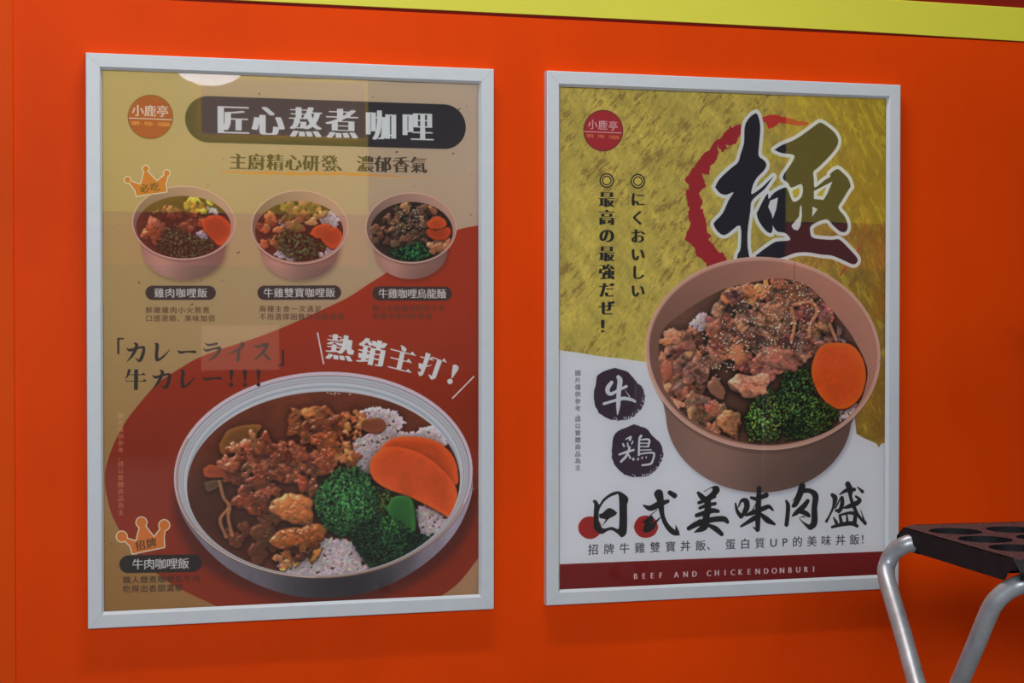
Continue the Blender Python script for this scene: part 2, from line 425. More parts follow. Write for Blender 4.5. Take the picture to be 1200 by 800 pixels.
# ------------------------------------------------------------------ printed food, drawn as small shaded relief
class Food:
    def __init__(s, cv, outline, base, seed):
        s.cv = cv; s.rng = np.random.RandomState(seed); s.q = cv.P(outline)
        if len(s.q) < 60: s.q = catmull(np.vstack([s.q, s.q[:1]]), 6)[:-1]
        x0, y0, s.mask = cv.cov([s.q]); s.o = (x0, y0); s.sh = s.mask.shape
        s.H = vnoise(s.sh, 30, s.rng) * 3; s.A = np.zeros(s.sh + (3,), np.float32) + hexc(base).astype(np.float32)
        s.A *= (0.85 + .3 * vnoise(s.sh, 60, s.rng))[..., None]; s.G = np.zeros(s.sh, np.float32) + .25
        s.R = np.zeros(s.sh, np.float32) + .1
    def L(s, pts): return s.cv.P(pts) - np.array(s.o)
    def blob(s, c, rx, ry, rot, col, z=0, hgt=None, pw=2.0, wob=.15, gloss=.3, var=.1, fib=0, rgh=.1):
        # c and radii in canvas-local pixels
        R = max(rx, ry) * 1.3 + 2; x0, x1 = int(max(c[0] - R, 0)), int(min(c[0] + R, s.sh[1])); y0, y1 = int(max(c[1] - R, 0)), int(min(c[1] + R, s.sh[0]))
        if x1 - x0 < 2 or y1 - y0 < 2: return
        yy, xx = np.mgrid[y0:y1, x0:x1].astype(np.float32); ca, sa = math.cos(rot), math.sin(rot)
        u = ((xx - c[0]) * ca + (yy - c[1]) * sa) / rx; v = (-(xx - c[0]) * sa + (yy - c[1]) * ca) / ry
        if wob:
            th = np.arctan2(v, u); ph = s.rng.rand(4) * 6.28
            k = 1 + wob * (np.sin(2 * th + ph[0]) * .5 + np.sin(3 * th + ph[1]) * .5 + np.sin(5 * th + ph[2]) * .3 + np.sin(9 * th + ph[3]) * .15); u = u / k; v = v / k
        r = np.abs(u) ** pw + np.abs(v) ** pw; hgt = hgt if hgt is not None else min(rx, ry)
        h = z + hgt * np.sqrt(np.clip(1 - r, 0, 1))
        
        sub = s.H[y0:y1, x0:x1]; m = (r < 1) & (h > sub); sub[m] = h[m]
        cc = np.asarray(col if not isinstance(col, str) else hexc(col), np.float32) * (1 + var * s.rng.randn()) * (1 + .05 * s.rng.randn(3))
        s.A[y0:y1, x0:x1][m] = cc; s.G[y0:y1, x0:x1][m] = gloss; s.R[y0:y1, x0:x1][m] = max(rgh, fib * .7)
    def inside(s, poly, n):
        q = s.L(poly) if not isinstance(poly, np.ndarray) else poly
        x0, y0 = q.min(0); x1, y1 = q.max(0); out = []
        e1 = np.roll(q, -1, 0)
        while len(out) < n:
            p = np.array([s.rng.uniform(x0, x1), s.rng.uniform(y0, y1)])
            c = ((q[:, 1] > p[1]) != (e1[:, 1] > p[1])) & (p[0] < (e1[:, 0] - q[:, 0]) * (p[1] - q[:, 1]) / (e1[:, 1] - q[:, 1] + 1e-9) + q[:, 0])
            if c.sum() % 2: out.append(p)
        return out
    def rice(s, poly, n, z=6, size=5.2, col='#aba3ae', stain=None):
        for p in s.inside(poly, n):
            k = size * s.rng.uniform(.8, 1.2); c = hexc(col) if stain is None or s.rng.rand() > .5 else hexc(stain)
            s.blob(p, k * 1.55, k * .86, s.rng.rand() * 3.14, c, z + s.rng.rand() * 3, k * .8, wob=0, gloss=.12, var=.05)
    def meat(s, poly, n, cols, size=(14, 34), z=4, gloss=.5, wob=.25, rot=None, fib=1.0):
        for p in s.inside(poly, n):
            k = s.rng.uniform(*size) * 1.12; c = cols[s.rng.randint(len(cols))]
            s.blob(p, k, k * s.rng.uniform(.55, .9), s.rng.rand() * 3.14 if rot is None else rot + s.rng.randn() * .4, c, z + s.rng.rand() * 9, k * .36, pw=2.7, wob=min(wob, .3), gloss=gloss, var=.13, fib=fib)
    def broc(s, poly, n, z=22, size=4.2, cols=('#1d4226', '#2a5a2c', '#16351f', '#3f7030'), dome=None):
        q = s.L(poly); c = q.mean(0); R = np.linalg.norm(q - c, axis=1).mean()
        for p in s.inside(q, n):
            d = np.linalg.norm(p - c) / R; k = size * s.rng.uniform(.7, 1.3)
            col = hexc(cols[s.rng.randint(len(cols))]) * (1.15 - .45 * min(d, 1))
            s.blob(p, k, k, 0, col, z + R * .35 * math.sqrt(max(1 - min(d, 1) ** 2, 0)) + s.rng.rand() * 5, k * 1.2, wob=.1, gloss=.12, var=.18)
    def flat(s, poly, col, z, tilt=(0, 0), smooth=8, thick=5, gloss=.2, tex=.05, edge=.86):
        q = s.L(poly)
        if smooth: q = catmull(np.vstack([q, q[:1]]), smooth)[:-1]
        keep = s.cv.w, s.cv.h; s.cv.w, s.cv.h = s.sh[1], s.sh[0]
        c = s.cv.cov([q]); s.cv.w, s.cv.h = keep
        if c is None: return
        x0, y0, m = c; M = np.zeros(s.sh, np.float32); M[y0:y0 + m.shape[0], x0:x0 + m.shape[1]] = m
        b = blur(M, 3); yy, xx = np.mgrid[0:s.sh[0], 0:s.sh[1]]
        h = z + tilt[0] * (xx - x0) + tilt[1] * (yy - y0) + thick * sstep(.45, .95, b)
        mm = M > .5; s.H[mm] = h[mm]
        tx = (1 - tex + 2 * tex * vnoise(s.sh, 50, s.rng, stretch=(1, 2)))[..., None] * hexc(col).astype(np.float32)
        tx = np.where((b < .8)[..., None], tx * edge, tx); s.A[mm] = tx[mm]; s.G[mm] = gloss; s.R[mm] = .05
    def seeds(s, poly, n, col='#cdb9a3', size=3.0, z=45):
        for p in s.inside(poly, n):
            s.blob(p, size * 1.35, size * .75, s.rng.rand() * 3.14, col, z, 2.5, wob=0, gloss=.3, var=.08)
    def done(s, warp=3.0, rel=.9, spec='#d8c8c8', amb=.50, ao=.02, fine=.8, soften=1, sauce=None, gain=1.0):
        n1 = vnoise(s.sh, 26, s.rng, octaves=4, rough=.6, stretch=(1.6, .7), ang=.6); n2 = vnoise(s.sh, 15, s.rng, octaves=3, rough=.6, ang=-.5, stretch=(1.5, .7))
        rid = 1 - np.abs(2 * n1 - 1) * 2
        R = blur(s.R, 2); H = s.H + fine * vnoise(s.sh, 7, s.rng, octaves=3) * 1.6 + R * (rid * 6 + n2 * 7)
        gy, gx = np.gradient(blur(H, 1)); nx, ny = -gx * rel * .42, -gy * rel * .42; nz = 1 / np.sqrt(nx * nx + ny * ny + 1); nx, ny = nx * nz, ny * nz
        l = np.array([-.35, -.62, .70]); l /= np.linalg.norm(l)
        d = np.clip(nx * l[0] + ny * l[1] + nz * l[2], 0, 1)
        hv = l + [0, 0, 1]; hv /= np.linalg.norm(hv); sp = np.clip(nx * hv[0] + ny * hv[1] + nz * hv[2], 0, 1)
        A = np.clip(1 - (blur(H, 9) - H) * ao * 1.3, .42, 1.12) * np.clip(1 - (blur(H, 26) - H) * ao * .6, .5, 1.1)
        alb = s.A * (1 + R[..., None] * ((n1 - .5)[..., None] * .9 + (n2 - .5)[..., None] * np.array([.5, .2, .1])))
        if sauce is not None:
            t = (sstep(30, 10, blur(s.H, 4)) * .75 * np.clip(s.R * 1.6, 0, 1))[..., None]; alb = alb * (1 - t) + hexc(sauce) * t
        sh = (amb + .58 * d) * A * gain
        C = alb * sh[..., None] + (s.G * (sp ** 46) * .95 * (.3 + 1.2 * n2))[..., None] * hexc(spec)
        if warp:
            yy, xx = np.mgrid[0:s.sh[0], 0:s.sh[1]]
            dx = ((vnoise(s.sh, 16, s.rng, octaves=2) - .5) * warp * 2).astype(int); dy = ((vnoise(s.sh, 16, s.rng, octaves=2) - .5) * warp * 2).astype(int)
            C = C[np.clip(yy + dy, 0, s.sh[0] - 1), np.clip(xx + dx, 0, s.sh[1] - 1)]
        s.C = blur(C, soften) if soften else C
        x0, y0 = s.o; h, w_ = s.sh; v = s.cv.a[y0:y0 + h, x0:x0 + w_]; m = s.mask[..., None]
        s.cv.a[y0:y0 + h, x0:x0 + w_] = v * (1 - m) + np.clip(s.C, 0, 1) * m
def K(ox, oy, sc, pts): return [(ox + p[0] / sc, oy + p[1] / sc) for p in pts]
def KB(cv, ox, oy, sc, st, col, op=1.0, w=1.0):
    cv.brush([(ox + p[0] / sc, oy + p[1] / sc) for p in st], [p[2] / sc * w for p in st], col, op)
def kraft_bowl(cv, c, rx, ry, by, col='#8c6b66', rot=0, rim='#a08480', inner='#93756f', taper=.80, shadow='#33201a', fc=None):
    c = np.array(c, float); k = 1
    # soft shadow, body, rim, inner wall
    bw, rl = rx * taper, ry * .80; sk = math.sin(math.radians(rot)) * ry * .5
    low = cv.ell((c[0] - sk, by - rl), bw, rl, rot * .5, a0=4, a1=176, n=50)
    top = cv.ell(c, rx * .985, ry * .985, rot, a0=0, a1=180, n=61); a_, b_ = top[11], top[49]
    shape = [tuple(a_)] + [tuple(p) for p in low] + [tuple(b_)] + [tuple(p) for p in top[48:11:-1] - [0, ry * .2]]
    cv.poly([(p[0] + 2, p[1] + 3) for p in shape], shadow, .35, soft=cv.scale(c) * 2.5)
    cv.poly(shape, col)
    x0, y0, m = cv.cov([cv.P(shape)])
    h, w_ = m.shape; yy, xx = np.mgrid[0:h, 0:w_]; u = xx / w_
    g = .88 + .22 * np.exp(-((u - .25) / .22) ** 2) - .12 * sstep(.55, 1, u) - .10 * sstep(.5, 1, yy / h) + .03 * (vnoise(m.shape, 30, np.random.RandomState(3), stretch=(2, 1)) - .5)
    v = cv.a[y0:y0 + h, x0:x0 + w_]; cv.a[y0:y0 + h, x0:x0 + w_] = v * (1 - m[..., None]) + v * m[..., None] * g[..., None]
    cv.poly([(p[0], p[1] + ry * .045) for p in cv.ell(c, rx * .985, ry, rot, a0=8, a1=172)] + [tuple(p) for p in cv.ell(c, rx * .97, ry * .97, rot, a0=172, a1=8)], '#4a3634', .45, soft=1.5)
    cv.poly(cv.ell(c, rx, ry, rot), rim)
    cv.poly(cv.ell(c, rx * .975, ry * .965, rot), inner)
    x0, y0, m = cv.cov([cv.P(cv.ell(c, rx * .968, ry * .955, rot))])
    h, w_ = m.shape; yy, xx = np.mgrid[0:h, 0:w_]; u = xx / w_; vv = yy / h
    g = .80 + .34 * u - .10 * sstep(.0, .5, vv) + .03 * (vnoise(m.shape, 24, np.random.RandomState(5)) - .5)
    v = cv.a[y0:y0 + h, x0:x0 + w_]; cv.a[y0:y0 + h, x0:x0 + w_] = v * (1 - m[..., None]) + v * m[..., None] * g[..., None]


# ------------------------------------------------------------------ artwork of the left poster (curry)
C1 = Canvas(0, ZB, PW1, PH1)
C1.a[:] = hexc('#a88f5e')
r_ = np.random.RandomState(11)
yy, xx = np.mgrid[0:C1.h, 0:C1.w]
u_, v_ = (xx / C1.w)[..., None], (yy / C1.h)[..., None]
TL, TR, BL, BR_ = (np.array(c) for c in ((.318, .258, .120), (.340, .282, .235), (.190, .100, .028), (.250, .150, .085)))  # corner tones include a painted bluish reflection haze towards top and right
C1.a[:] = srgb((TL * (1 - u_) + TR * u_) * (1 - v_) + (BL * (1 - u_) + BR_ * u_) * v_)
C1.a *= (1 + .05 * (vnoise((C1.h, C1.w), 260, r_) - .5) + .02 * (vnoise((C1.h, C1.w), 5, r_, octaves=2) - .5))[..., None]
# big red-brown sun shape
sun = ([(566, 263.5), (552, 265.5), (537, 269), (515, 279), (490, 293), (470, 307), (453.5, 319), (430, 334), (406.7, 349), (375, 364), (340, 380), (302, 395), (262, 408), (233, 419), (210, 432), (186, 448), (164, 472), (146, 496), (131, 526), (122.8, 558), (128, 593), (138.5, 618), (155, 642), (184, 672), (215.5, 692), (254, 710), (262, 716),
        (505, 706), (515, 699.5), (537.6, 682.6), (560, 654), (566, 645)])
sun = [tuple(p) for p in catmull(sun, 5)]
C1.poly(sun, '#852d17')
x0, y0, m = C1.cov([C1.P(sun)]); v_ = np.linspace(y0, y0 + m.shape[0], m.shape[0])[:, None] / C1.h
g = 1.0 - .16 * sstep(.38, .72, v_ + 0 * m); C1.a[y0:y0 + m.shape[0], x0:x0 + m.shape[1]] *= (1 - m + m * g)[..., None]
# specks in the print
for _ in range(70):
    p = (r_.uniform(125, 558), r_.uniform(105, 705)); C1.poly(C1.ell(p, r_.uniform(.5, 1.4), r_.uniform(.4, .9), r_.uniform(0, 180), 8), '#5a4a34', r_.uniform(.3, .75))
for (x, y, a, b) in [(279, 296, 2.4, .9), (225, 356.5, 1.6, 1.2), (163, 331, .9, 2), (465, 178, 1.6, 1.3), (538, 128, 1.5, .9), (531, 180, 1.3, 1.1), (304, 110, .9, 1.6), (131, 637, 1.4, 1)]:
    C1.poly(C1.ell((x, y), a, b, -30, 10), '#4b3f33', .8)
# stamp
C1.poly(C1.ell((176.3, 137), 26.6, 26.0), '#4d3b2a'); C1.poly(C1.ell((176.3, 137), 25.9, 25.3), '#8a3a24')
C1.text('小鹿亭', (161.5, 129.3), (190.5, 130.2), 14.3, '#c9c6c8', bold=.018)
C1.brush([(151.5, 138.2), (201, 140.3)], .55, '#c9b9b2', smooth=0)
C1.text('咖哩', (156.5, 144), (161, 144.2), 5.4, '#c08a4a', bold=.02); C1.text('丼飯', (171.5, 144.8), (176.5, 145), 5.4, '#c08a4a', bold=.02); C1.text('烏龍麵', (187, 145.4), (196.5, 145.8), 5.4, '#c08a4a', bold=.02)
C1.poly(C1.ell((166, 144.5), .6, .6, 0, 8), '#c08a4a'); C1.poly(C1.ell((182, 145.1), .6, .6, 0, 8), '#c08a4a')
# title pill
C1.stadium((244.5, 139.8), (520.5, 148.4), 27.2, '#29272c')
for ch, x, y in zip('匠心熬煮咖哩', (273, 314, 358, 401, 446.4, 489.3), (140.2, 141.3, 143, 144.6, 146.5, 148)):
    C1.char(ch, (x, y), 38.5, '#dadee1', bold=.044 if ch in '咖哩' else .058, er=.013)
# subtitle with an orange brush line under it
rr = np.random.RandomState(4); up_, dn_ = [], []
for i in range(60):
    x = 258 + (525 - 258) * i / 59; t = i / 59; th = 3.4 * math.sin(math.pi * min(t * 1.15 + .06, 1)) ** .6 + .2
    y = 201 + 6.5 * t + .8 * math.sin(t * 9); up_.append((x, y - th * .5 * (1 + .5 * rr.randn() * .6))); dn_.append((x, y + th * .5 * (1 + .5 * rr.randn() * .6)))
C1.poly(up_ + dn_[::-1], '#c07c3a', .92)
for ch, x in zip('主廚精心研發、濃郁香氣', (279, 300.5, 322.5, 343.8, 364.5, 386, 403.5, 428, 448.8, 470, 490.5)):
    C1.char(ch, (x, 189.2 + (x - 279) * .0185), 20.5, '#3a3128', bold=.042, er=.010)
def crown(cv, ox, oy, sc, dots, body, txt, tp, rot):
    B = K(ox, oy, sc, body); D = K(ox, oy, sc, dots); r = 17 / sc * 1.0
    cv.brush(B + [B[0]], 1.7, '#5a4530', .35, smooth=0)
    cv.brush(B + [B[0]], 1.3, '#c9bba8', smooth=0)
    for d in D: cv.poly(cv.ell(d, r + 1.2, r + 1.2, n=24), '#c9bba8')
    for d in D: cv.poly(cv.ell(d, r, r, n=24), '#a5602a')
    cv.poly(B, '#a5602a')
    for ch, p in zip(txt, K(ox, oy, sc, tp)): cv.char(ch, p, 10.8, '#33291c', rot=rot, bold=.02)
# the three takeaway bowls
BW1 = [((215.2, 261), 60.8, 43.6, 327.6), ((351, 266), 57, 43.6, 327.8), ((481.5, 267), 53.6, 41.8, 327)]
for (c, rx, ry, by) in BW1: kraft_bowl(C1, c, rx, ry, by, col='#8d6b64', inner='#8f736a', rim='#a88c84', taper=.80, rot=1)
# bowl 1: curry chicken
f = Food(C1, C1.ell((215, 266), 55.5, 36.5), '#5c2c1c', 1)
B = lambda pts: K(110, 190, 5, pts)
f.meat(B([(260, 330), (420, 260), (650, 250), (640, 380), (480, 420), (300, 480)]), 42, ['#7a3b24', '#8a4a2e', '#6d3320', '#94553a'], (9, 17), fib=.6)
f.meat(B([(520, 240), (600, 200), (680, 240), (650, 290), (540, 280)]), 14, ['#a8842e', '#b0923c', '#927028'], (8, 14), z=12)
f.rice(B([(600, 420), (680, 390), (700, 440), (620, 450)]), 30, 12); f.rice(B([(660, 260), (730, 290), (720, 310), (670, 290)]), 14, 10)
f.flat(B([(625, 350), (680, 312), (760, 320), (810, 380), (800, 440), (740, 495), (690, 450), (640, 400)]), '#a8401a', 22, gloss=.08)
f.broc(B([(360, 500), (400, 400), (470, 370), (520, 400), (600, 430), (700, 460), (700, 510), (600, 560), (420, 555)]), 420, 22, 3.0, ('#37402a', '#4c5434', '#2a3020', '#606a42'))
f.done(rel=.9, gain=.88)
# bowl 2: beef and chicken
f = Food(C1, C1.ell((350.5, 271), 51.5, 35.5), '#552a1c', 2)
B = lambda pts: K(110, 190, 5, pts); Q = lambda pts: K(340, 190, 4.8, pts)
f.rice(Q([(-60, 330), (0, 340), (0, 370), (-50, 370)]) , 20); f.rice(Q([(150, 300), (230, 280), (280, 330), (250, 370), (190, 350)]), 110, 10); f.rice(Q([(150, 520), (250, 470), (270, 490), (200, 545)]), 50, 8); f.rice(B([(1050, 540), (1100, 490), (1170, 520), (1170, 590)]), 80, 8)
f.meat(B([(950, 380), (1010, 300), (1130, 290), (1200, 380), (1130, 440), (1080, 520), (1000, 500)]), 34, ['#7c3d26', '#9a5730', '#6a3320', '#a8643c'], (9, 17), z=8, fib=.6)
f.meat(Q([(-60, 240), (40, 215), (200, 240), (190, 290), (60, 380), (-30, 380)]), 34, ['#6d5028', '#7d5f30', '#8a5a3a', '#93664a'], (9, 18), z=10, fib=.6)
f.flat(Q([(105, 405), (140, 360), (200, 345), (232, 360), (220, 400), (160, 432)]), '#ac481c', 24, gloss=.08); f.flat(Q([(165, 430), (210, 380), (260, 365), (298, 410), (285, 465), (240, 490), (200, 470)]), '#a34018', 26, gloss=.08)
f.broc(Q([(-90, 420), (-20, 370), (30, 400), (110, 420), (200, 470), (130, 550), (20, 560), (-50, 500)]), 380, 24, 3.0, ('#33402a', '#4c6034', '#242d1e', '#5d7038'))
f.done(rel=.9, gain=.88)
# bowl 3: noodles
f = Food(C1, C1.ell((482, 271.5), 48.5, 35), '#3a261c', 3)
f.meat(Q([(440, 420), (500, 320), (680, 220), (830, 280), (860, 420), (760, 460), (560, 480), (470, 480)]), 95, ['#4a3020', '#5c3d2a', '#6c4a34', '#3c281c', '#7c5238'], (7, 15), z=6, fib=.5)
for k in range(14):
    f.meat(Q([(770, 440), (900, 430), (880, 500), (800, 500)]), 1, ['#8a5a3c', '#a07050'], (10, 14), z=12)
f.flat(Q([(765, 350), (800, 312), (850, 308), (885, 340), (870, 370), (820, 382), (780, 372)]), '#ac461c', 27, gloss=.05); f.flat(Q([(765, 400), (775, 375), (830, 385), (890, 365), (908, 400), (870, 440), (800, 435)]), '#a03c16', 24, gloss=.05)
f.broc(Q([(560, 500), (640, 480), (720, 440), (760, 470), (790, 520), (720, 560), (600, 545)]), 260, 24, 3.0, ('#17492c', '#1f5a33', '#123822', '#3f7a38'))
f.seeds(Q([(560, 330), (680, 230), (760, 280), (740, 380), (600, 400)]), 120, size=1.7, z=34)
f.done(rel=.9, gain=.88)
crown(C1, 110, 190, 5, [(197, 103), (303, 38), (427, 64)], [(250, 197), (243, 165), (212, 125), (202, 108), (275, 132), (298, 50), (310, 50), (368, 112), (422, 70), (432, 82), (420, 130), (426, 172)], '必吃', [(297, 153), (357, 144)], -.16)
# name pills
for (a, b, st, y0, y1) in [((179, 343), (244.5, 343), '雞肉咖哩飯', 0, 0), ((310, 343), (391.5, 342.6), '牛雞雙寶咖哩飯', 0, 0), ((444.5, 343.7), (521.5, 344), '牛雞咖哩烏龍麵', 0, 0)]:
    C1.stadium(a, b, 8.4, '#3a2b29')
    m = 7.5 if len(st) == 5 else 4.5
    C1.text(st, (a[0] + m, a[1]), (b[0] - m, b[1]), 12, '#c3c3cb', bold=.016)
D1 = '#4a3428'
for st, x0, x1, y in [('鮮嫩雞肉小火熬煮', 174.6, 241.5, 363.2), ('口感滑順、美味加倍', 174.6, 248, 372.8), ('兩種主食一次滿足', 307.8, 372.5, 361.8), ('不用選擇困難的頂級選擇', 307.8, 399, 371), ('軟Q烏龍麵搭配雙主食', 440, 517.5, 361), ('更勝米食的好味道', 440, 502, 370.4)]:
    C1.text(st, (x0, y), (x1, y), 8.3, D1, bold=.014)
# kana headline, brushed
INK = '#2b2524'
I = lambda *st: KB(C1, 130, 390, 10.664, st, INK)
J = lambda *st: KB(C1, 230, 390, 10, st, INK)
def ka(dx, dy):
    I((200 + dx, 195 + dy, 6), (240 + dx, 215 + dy, 17), (330 + dx, 190 + dy, 13), (400 + dx, 177 + dy, 14), (412 + dx, 205 + dy, 18), (398 + dx, 270 + dy, 20), (370 + dx, 335 + dy, 20), (345 + dx, 352 + dy, 10))
    I((350 + dx, 352 + dy, 12), (305 + dx, 312 + dy, 3)); I((290 + dx, 125 + dy, 6), (322 + dx, 150 + dy, 19), (305 + dx, 210 + dy, 20), (260 + dx, 290 + dy, 15), (195 + dx, 365 + dy, 2))
def re(dx, dy): I((550 + dx, 132 + dy, 6), (578 + dx, 152 + dy, 20), (570 + dx, 250 + dy, 20), (574 + dx, 325 + dy, 22), (600 + dx, 335 + dy, 14), (660 + dx, 290 + dy, 12), (740 + dx, 205 + dy, 2))
ka(0, 0); re(0, 0); I((835, 220, 4), (870, 243, 16), (950, 234, 10), (1050, 236, 17)); ka(322, 338); re(322, 335)
C1.poly(K(130, 390, 10.664, [(78, 62), (160, 62), (160, 82), (106, 82), (104, 266), (80, 266)]), INK)
U = lambda pts: C1.poly(K(130, 390, 10.664, pts), INK)
U([(292, 455), (340, 455), (336, 712), (288, 712)]); U([(180, 597), (445, 597), (445, 606), (180, 606)]); U([(392, 602), (420, 574), (450, 606)]); U([(225, 517), (430, 517), (430, 526), (225, 526)]); U([(380, 522), (406, 495), (437, 526)])
I((228, 468, 17), (214, 520, 14), (182, 576, 3))
J((105, 125, 5), (150, 141, 13), (240, 125, 14)); J((85, 185, 5), (120, 205, 14), (200, 186, 12), (268, 178, 20), (262, 220, 20), (200, 290, 13), (125, 330, 2))
J((525, 110, 6), (545, 140, 21), (490, 195, 15), (360, 255, 2)); J((500, 200, 17), (488, 322, 18))
J((685, 142, 5), (710, 163, 13), (828, 133, 20), (800, 200, 19), (740, 270, 13), (660, 325, 2)); J((775, 235, 8), (820, 270, 14), (855, 310, 18))
C1.poly(K(230, 390, 10, [(1002, 195), (1028, 195), (1028, 385), (958, 385), (955, 369), (1004, 368)]), INK)
J((80, 518, 4), (110, 543, 14), (200, 530, 10), (285, 532, 15))
# printed notices along the left edge
C1.text('圖片僅供參考，請以實體商品為主', (141.5, 487), (141.5, 600), 7.2, '#b08a6c', op=.7)

# the large stoneware plate of curry
PC = (378.8, 567); 
C1.poly(C1.ell((381, 585), 178, 124, -2), '#3d1a16', .8, soft=14)
pl = [tuple(p) for p in C1.ell((378.8, 560), 175.4, 112, -2.6, a0=-5, a1=185)]
pb = [(554.2, 549), (552, 582), (536, 620), (508, 652), (470, 678), (430, 694), (390, 700), (345, 698), (300, 684), (262, 662), (232, 632), (212, 600), (203.6, 563)]
pb = [tuple(p) for p in catmull(pb, 6)]
C1.poly(pb, '#6c6876')
x0, y0, m = C1.cov([C1.P(pb)])
h, w_ = m.shape; yy, xx = np.mgrid[0:h, 0:w_]; u = xx / w_; rgp = np.random.RandomState(8)
g = (.95 - .55 * np.exp(-((u - .55) / .25) ** 2) + .35 * sstep(.7, 1, u)) * (1 + .25 * (vnoise(m.shape, 40, rgp, stretch=(1, 3)) - .5))
v = C1.a[y0:y0 + h, x0:x0 + w_]; C1.a[y0:y0 + h, x0:x0 + w_] = v * (1 - m[..., None]) + v * m[..., None] * g[..., None]
C1.poly(C1.ell((378.8, 556.5), 175.6, 121, -2.6), '#5d4d49')
C1.poly(C1.ell((378.8, 556), 175.0, 120.4, -2.6), '#a99fae')
C1.poly(C1.ell((379, 557.2), 171.5, 117.5, -2.6), '#6f6b72')
C1.poly(C1.ell((379, 557.6), 170.4, 116.8, -2.6), '#949ca8')
for (k, cc, rg_) in [(.985, '#8c8f9a', 1.3), (.965, '#7f6f72', .7), (.955, '#a0a8b2', 1.6), (.935, '#7f8a98', 1.1), (.918, '#a3aab3', 1.2), (.90, '#6f7886', .7), (.885, '#9aa4ae', 1.2)]:
    e_ = C1.ell((379, 557.6 + (1 - k) * 60), 170 * k, 116 * k, -2.6, n=120); 
    C1.brush([tuple(p) for p in e_] + [tuple(e_[0])], rg_, cc, .75, smooth=0)
C1.brush([tuple(p) for p in C1.ell((379, 557), 172.6, 118.6, -2.6, a0=20, a1=205, n=90)], .8, '#8f7566', .9, smooth=0)
C1.brush([tuple(p) for p in C1.ell((379, 556.8), 173.4, 119.2, -2.6, a0=95, a1=150, n=60)], .5, '#b9b2b4', .8, smooth=0)
f = Food(C1, C1.ell((379, 566.3), 160, 107.4, -2.6), '#673322', 7)
f.H *= .5
T = lambda pts: K(200, 420, 2.666, pts)
W_ = lambda pts: K(200, 560, 5.333, pts)
f.A *= (1 - .35 * sstep(0.55, .0, np.mgrid[0:f.sh[0], 0:f.sh[1]][1] / f.sh[1]) * sstep(.2, .6, np.mgrid[0:f.sh[0], 0:f.sh[1]][0] / f.sh[0]))[..., None]
BR = ['#62311f', '#6f3923', '#582a1b', '#784028']
f.rice(T([(590, 165), (640, 152), (700, 165), (735, 200), (700, 232), (640, 225)]), 300, 14, 4.6)
f.rice(T([(770, 225), (820, 210), (862, 250), (855, 290), (780, 250)]), 200, 14)
f.rice(T([(570, 260), (640, 225), (700, 225), (790, 235), (800, 260), (650, 330), (620, 360), (575, 340)]), 620, 14)
f.rice(T([(760, 470), (800, 460), (870, 510), (850, 540), (790, 560)]), 260, 14)
f.rice(T([(330, 640), (400, 625), (480, 560), (560, 570), (640, 650), (560, 680), (450, 685), (370, 675)]), 900, 14)
f.meat(T([(520, 190), (590, 160), (640, 200), (600, 240), (540, 240)]), 46, ['#94582e', '#a4683a', '#804a28', '#b08050'], (6, 12), z=15, gloss=.5)
f.meat(T([(520, 250), (580, 240), (600, 290), (560, 340), (500, 350)]), 50, ['#8a4e2a', '#9c6036', '#7a4224', '#a87850'], (6, 12), z=14, gloss=.5)
f.flat(T([(600, 195), (650, 185), (674, 210), (650, 235), (600, 225)]), '#6e3c26', 22, gloss=.2)
f.flat(T([(150, 270), (180, 225), (230, 208), (285, 208), (270, 235), (200, 290), (160, 300)]), '#6a4520', 16, gloss=.3)
f.meat(T([(140, 330), (190, 270), (300, 250), (335, 300), (300, 350), (180, 350)]), 30, BR + ['#7d4a34', '#85503c'], (16, 30), z=10, gloss=.85, fib=1.2, wob=.5)
f.meat(T([(180, 350), (320, 340), (330, 420), (260, 470), (190, 430)]), 18, BR, (16, 32), z=8, gloss=.8, fib=1.4, wob=.5)
f.meat(T([(360, 210), (400, 160), (500, 160), (540, 210), (520, 260), (400, 250)]), 22, ['#6e3d22', '#7c4a28', '#8a5830', '#5e321e'], (18, 34), z=10, gloss=.6, fib=1.4)
f.meat(T([(320, 260), (500, 250), (510, 330), (440, 420), (350, 410), (320, 330)]), 30, BR + ['#7a422c'], (18, 36), z=10, gloss=.75, fib=1.6, wob=.5)
f.flat(T([(100, 345), (130, 330), (172, 355), (170, 372), (110, 372)]), '#803c20', 20, gloss=.2)
f.flat(W_([(205, 30), (290, 10), (300, 60), (230, 90)]), '#4c3a2c', 18); 
for pth in ([(305, 20), (330, 120), (365, 180), (310, 260), (345, 370)], [(370, 190), (360, 250), (385, 360)]):
    q = catmull(f.L(W_(pth)), 16)
    for i_, p in enumerate(q): f.blob(p, 6.5, 5, 0, hexc('#7a5038'), 24, 4, wob=0, gloss=.4, var=0)
f.meat(T([(150, 560), (330, 470), (340, 560), (300, 640), (200, 600)]), 16, ['#3a2018', '#45281c', '#4c3322'], (16, 34), z=5, gloss=.45, fib=1)
f.blob(f.L(T([(385, 470)]))[0], 66, 56, .2, '#8a5230', 14, 30, wob=.25, gloss=.7, fib=1.2); f.blob(f.L(T([(362, 455)]))[0], 34, 30, .2, '#a06a3a', 24, 24, wob=.25, gloss=.7)
f.blob(f.L(T([(400, 560)]))[0], 86, 44, -.1, '#8a4e24', 16, 28, wob=.2, gloss=.6, fib=1.4); f.meat(T([(330, 580), (460, 580), (450, 620), (360, 625)]), 22, ['#5e3018', '#7c4622', '#3c2014'], (10, 20), z=26, gloss=.6)
f.meat(T([(320, 620), (380, 600), (400, 640), (340, 665)]), 24, ['#8a6040', '#9c7448', '#6a4424'], (7, 12), z=24)
f.flat(T([(645, 290), (690, 250), (760, 243), (830, 258), (880, 300), (898, 350), (890, 395), (800, 330), (700, 300)]), '#aa461c', 34, gloss=.08, tex=.07, edge=.9)
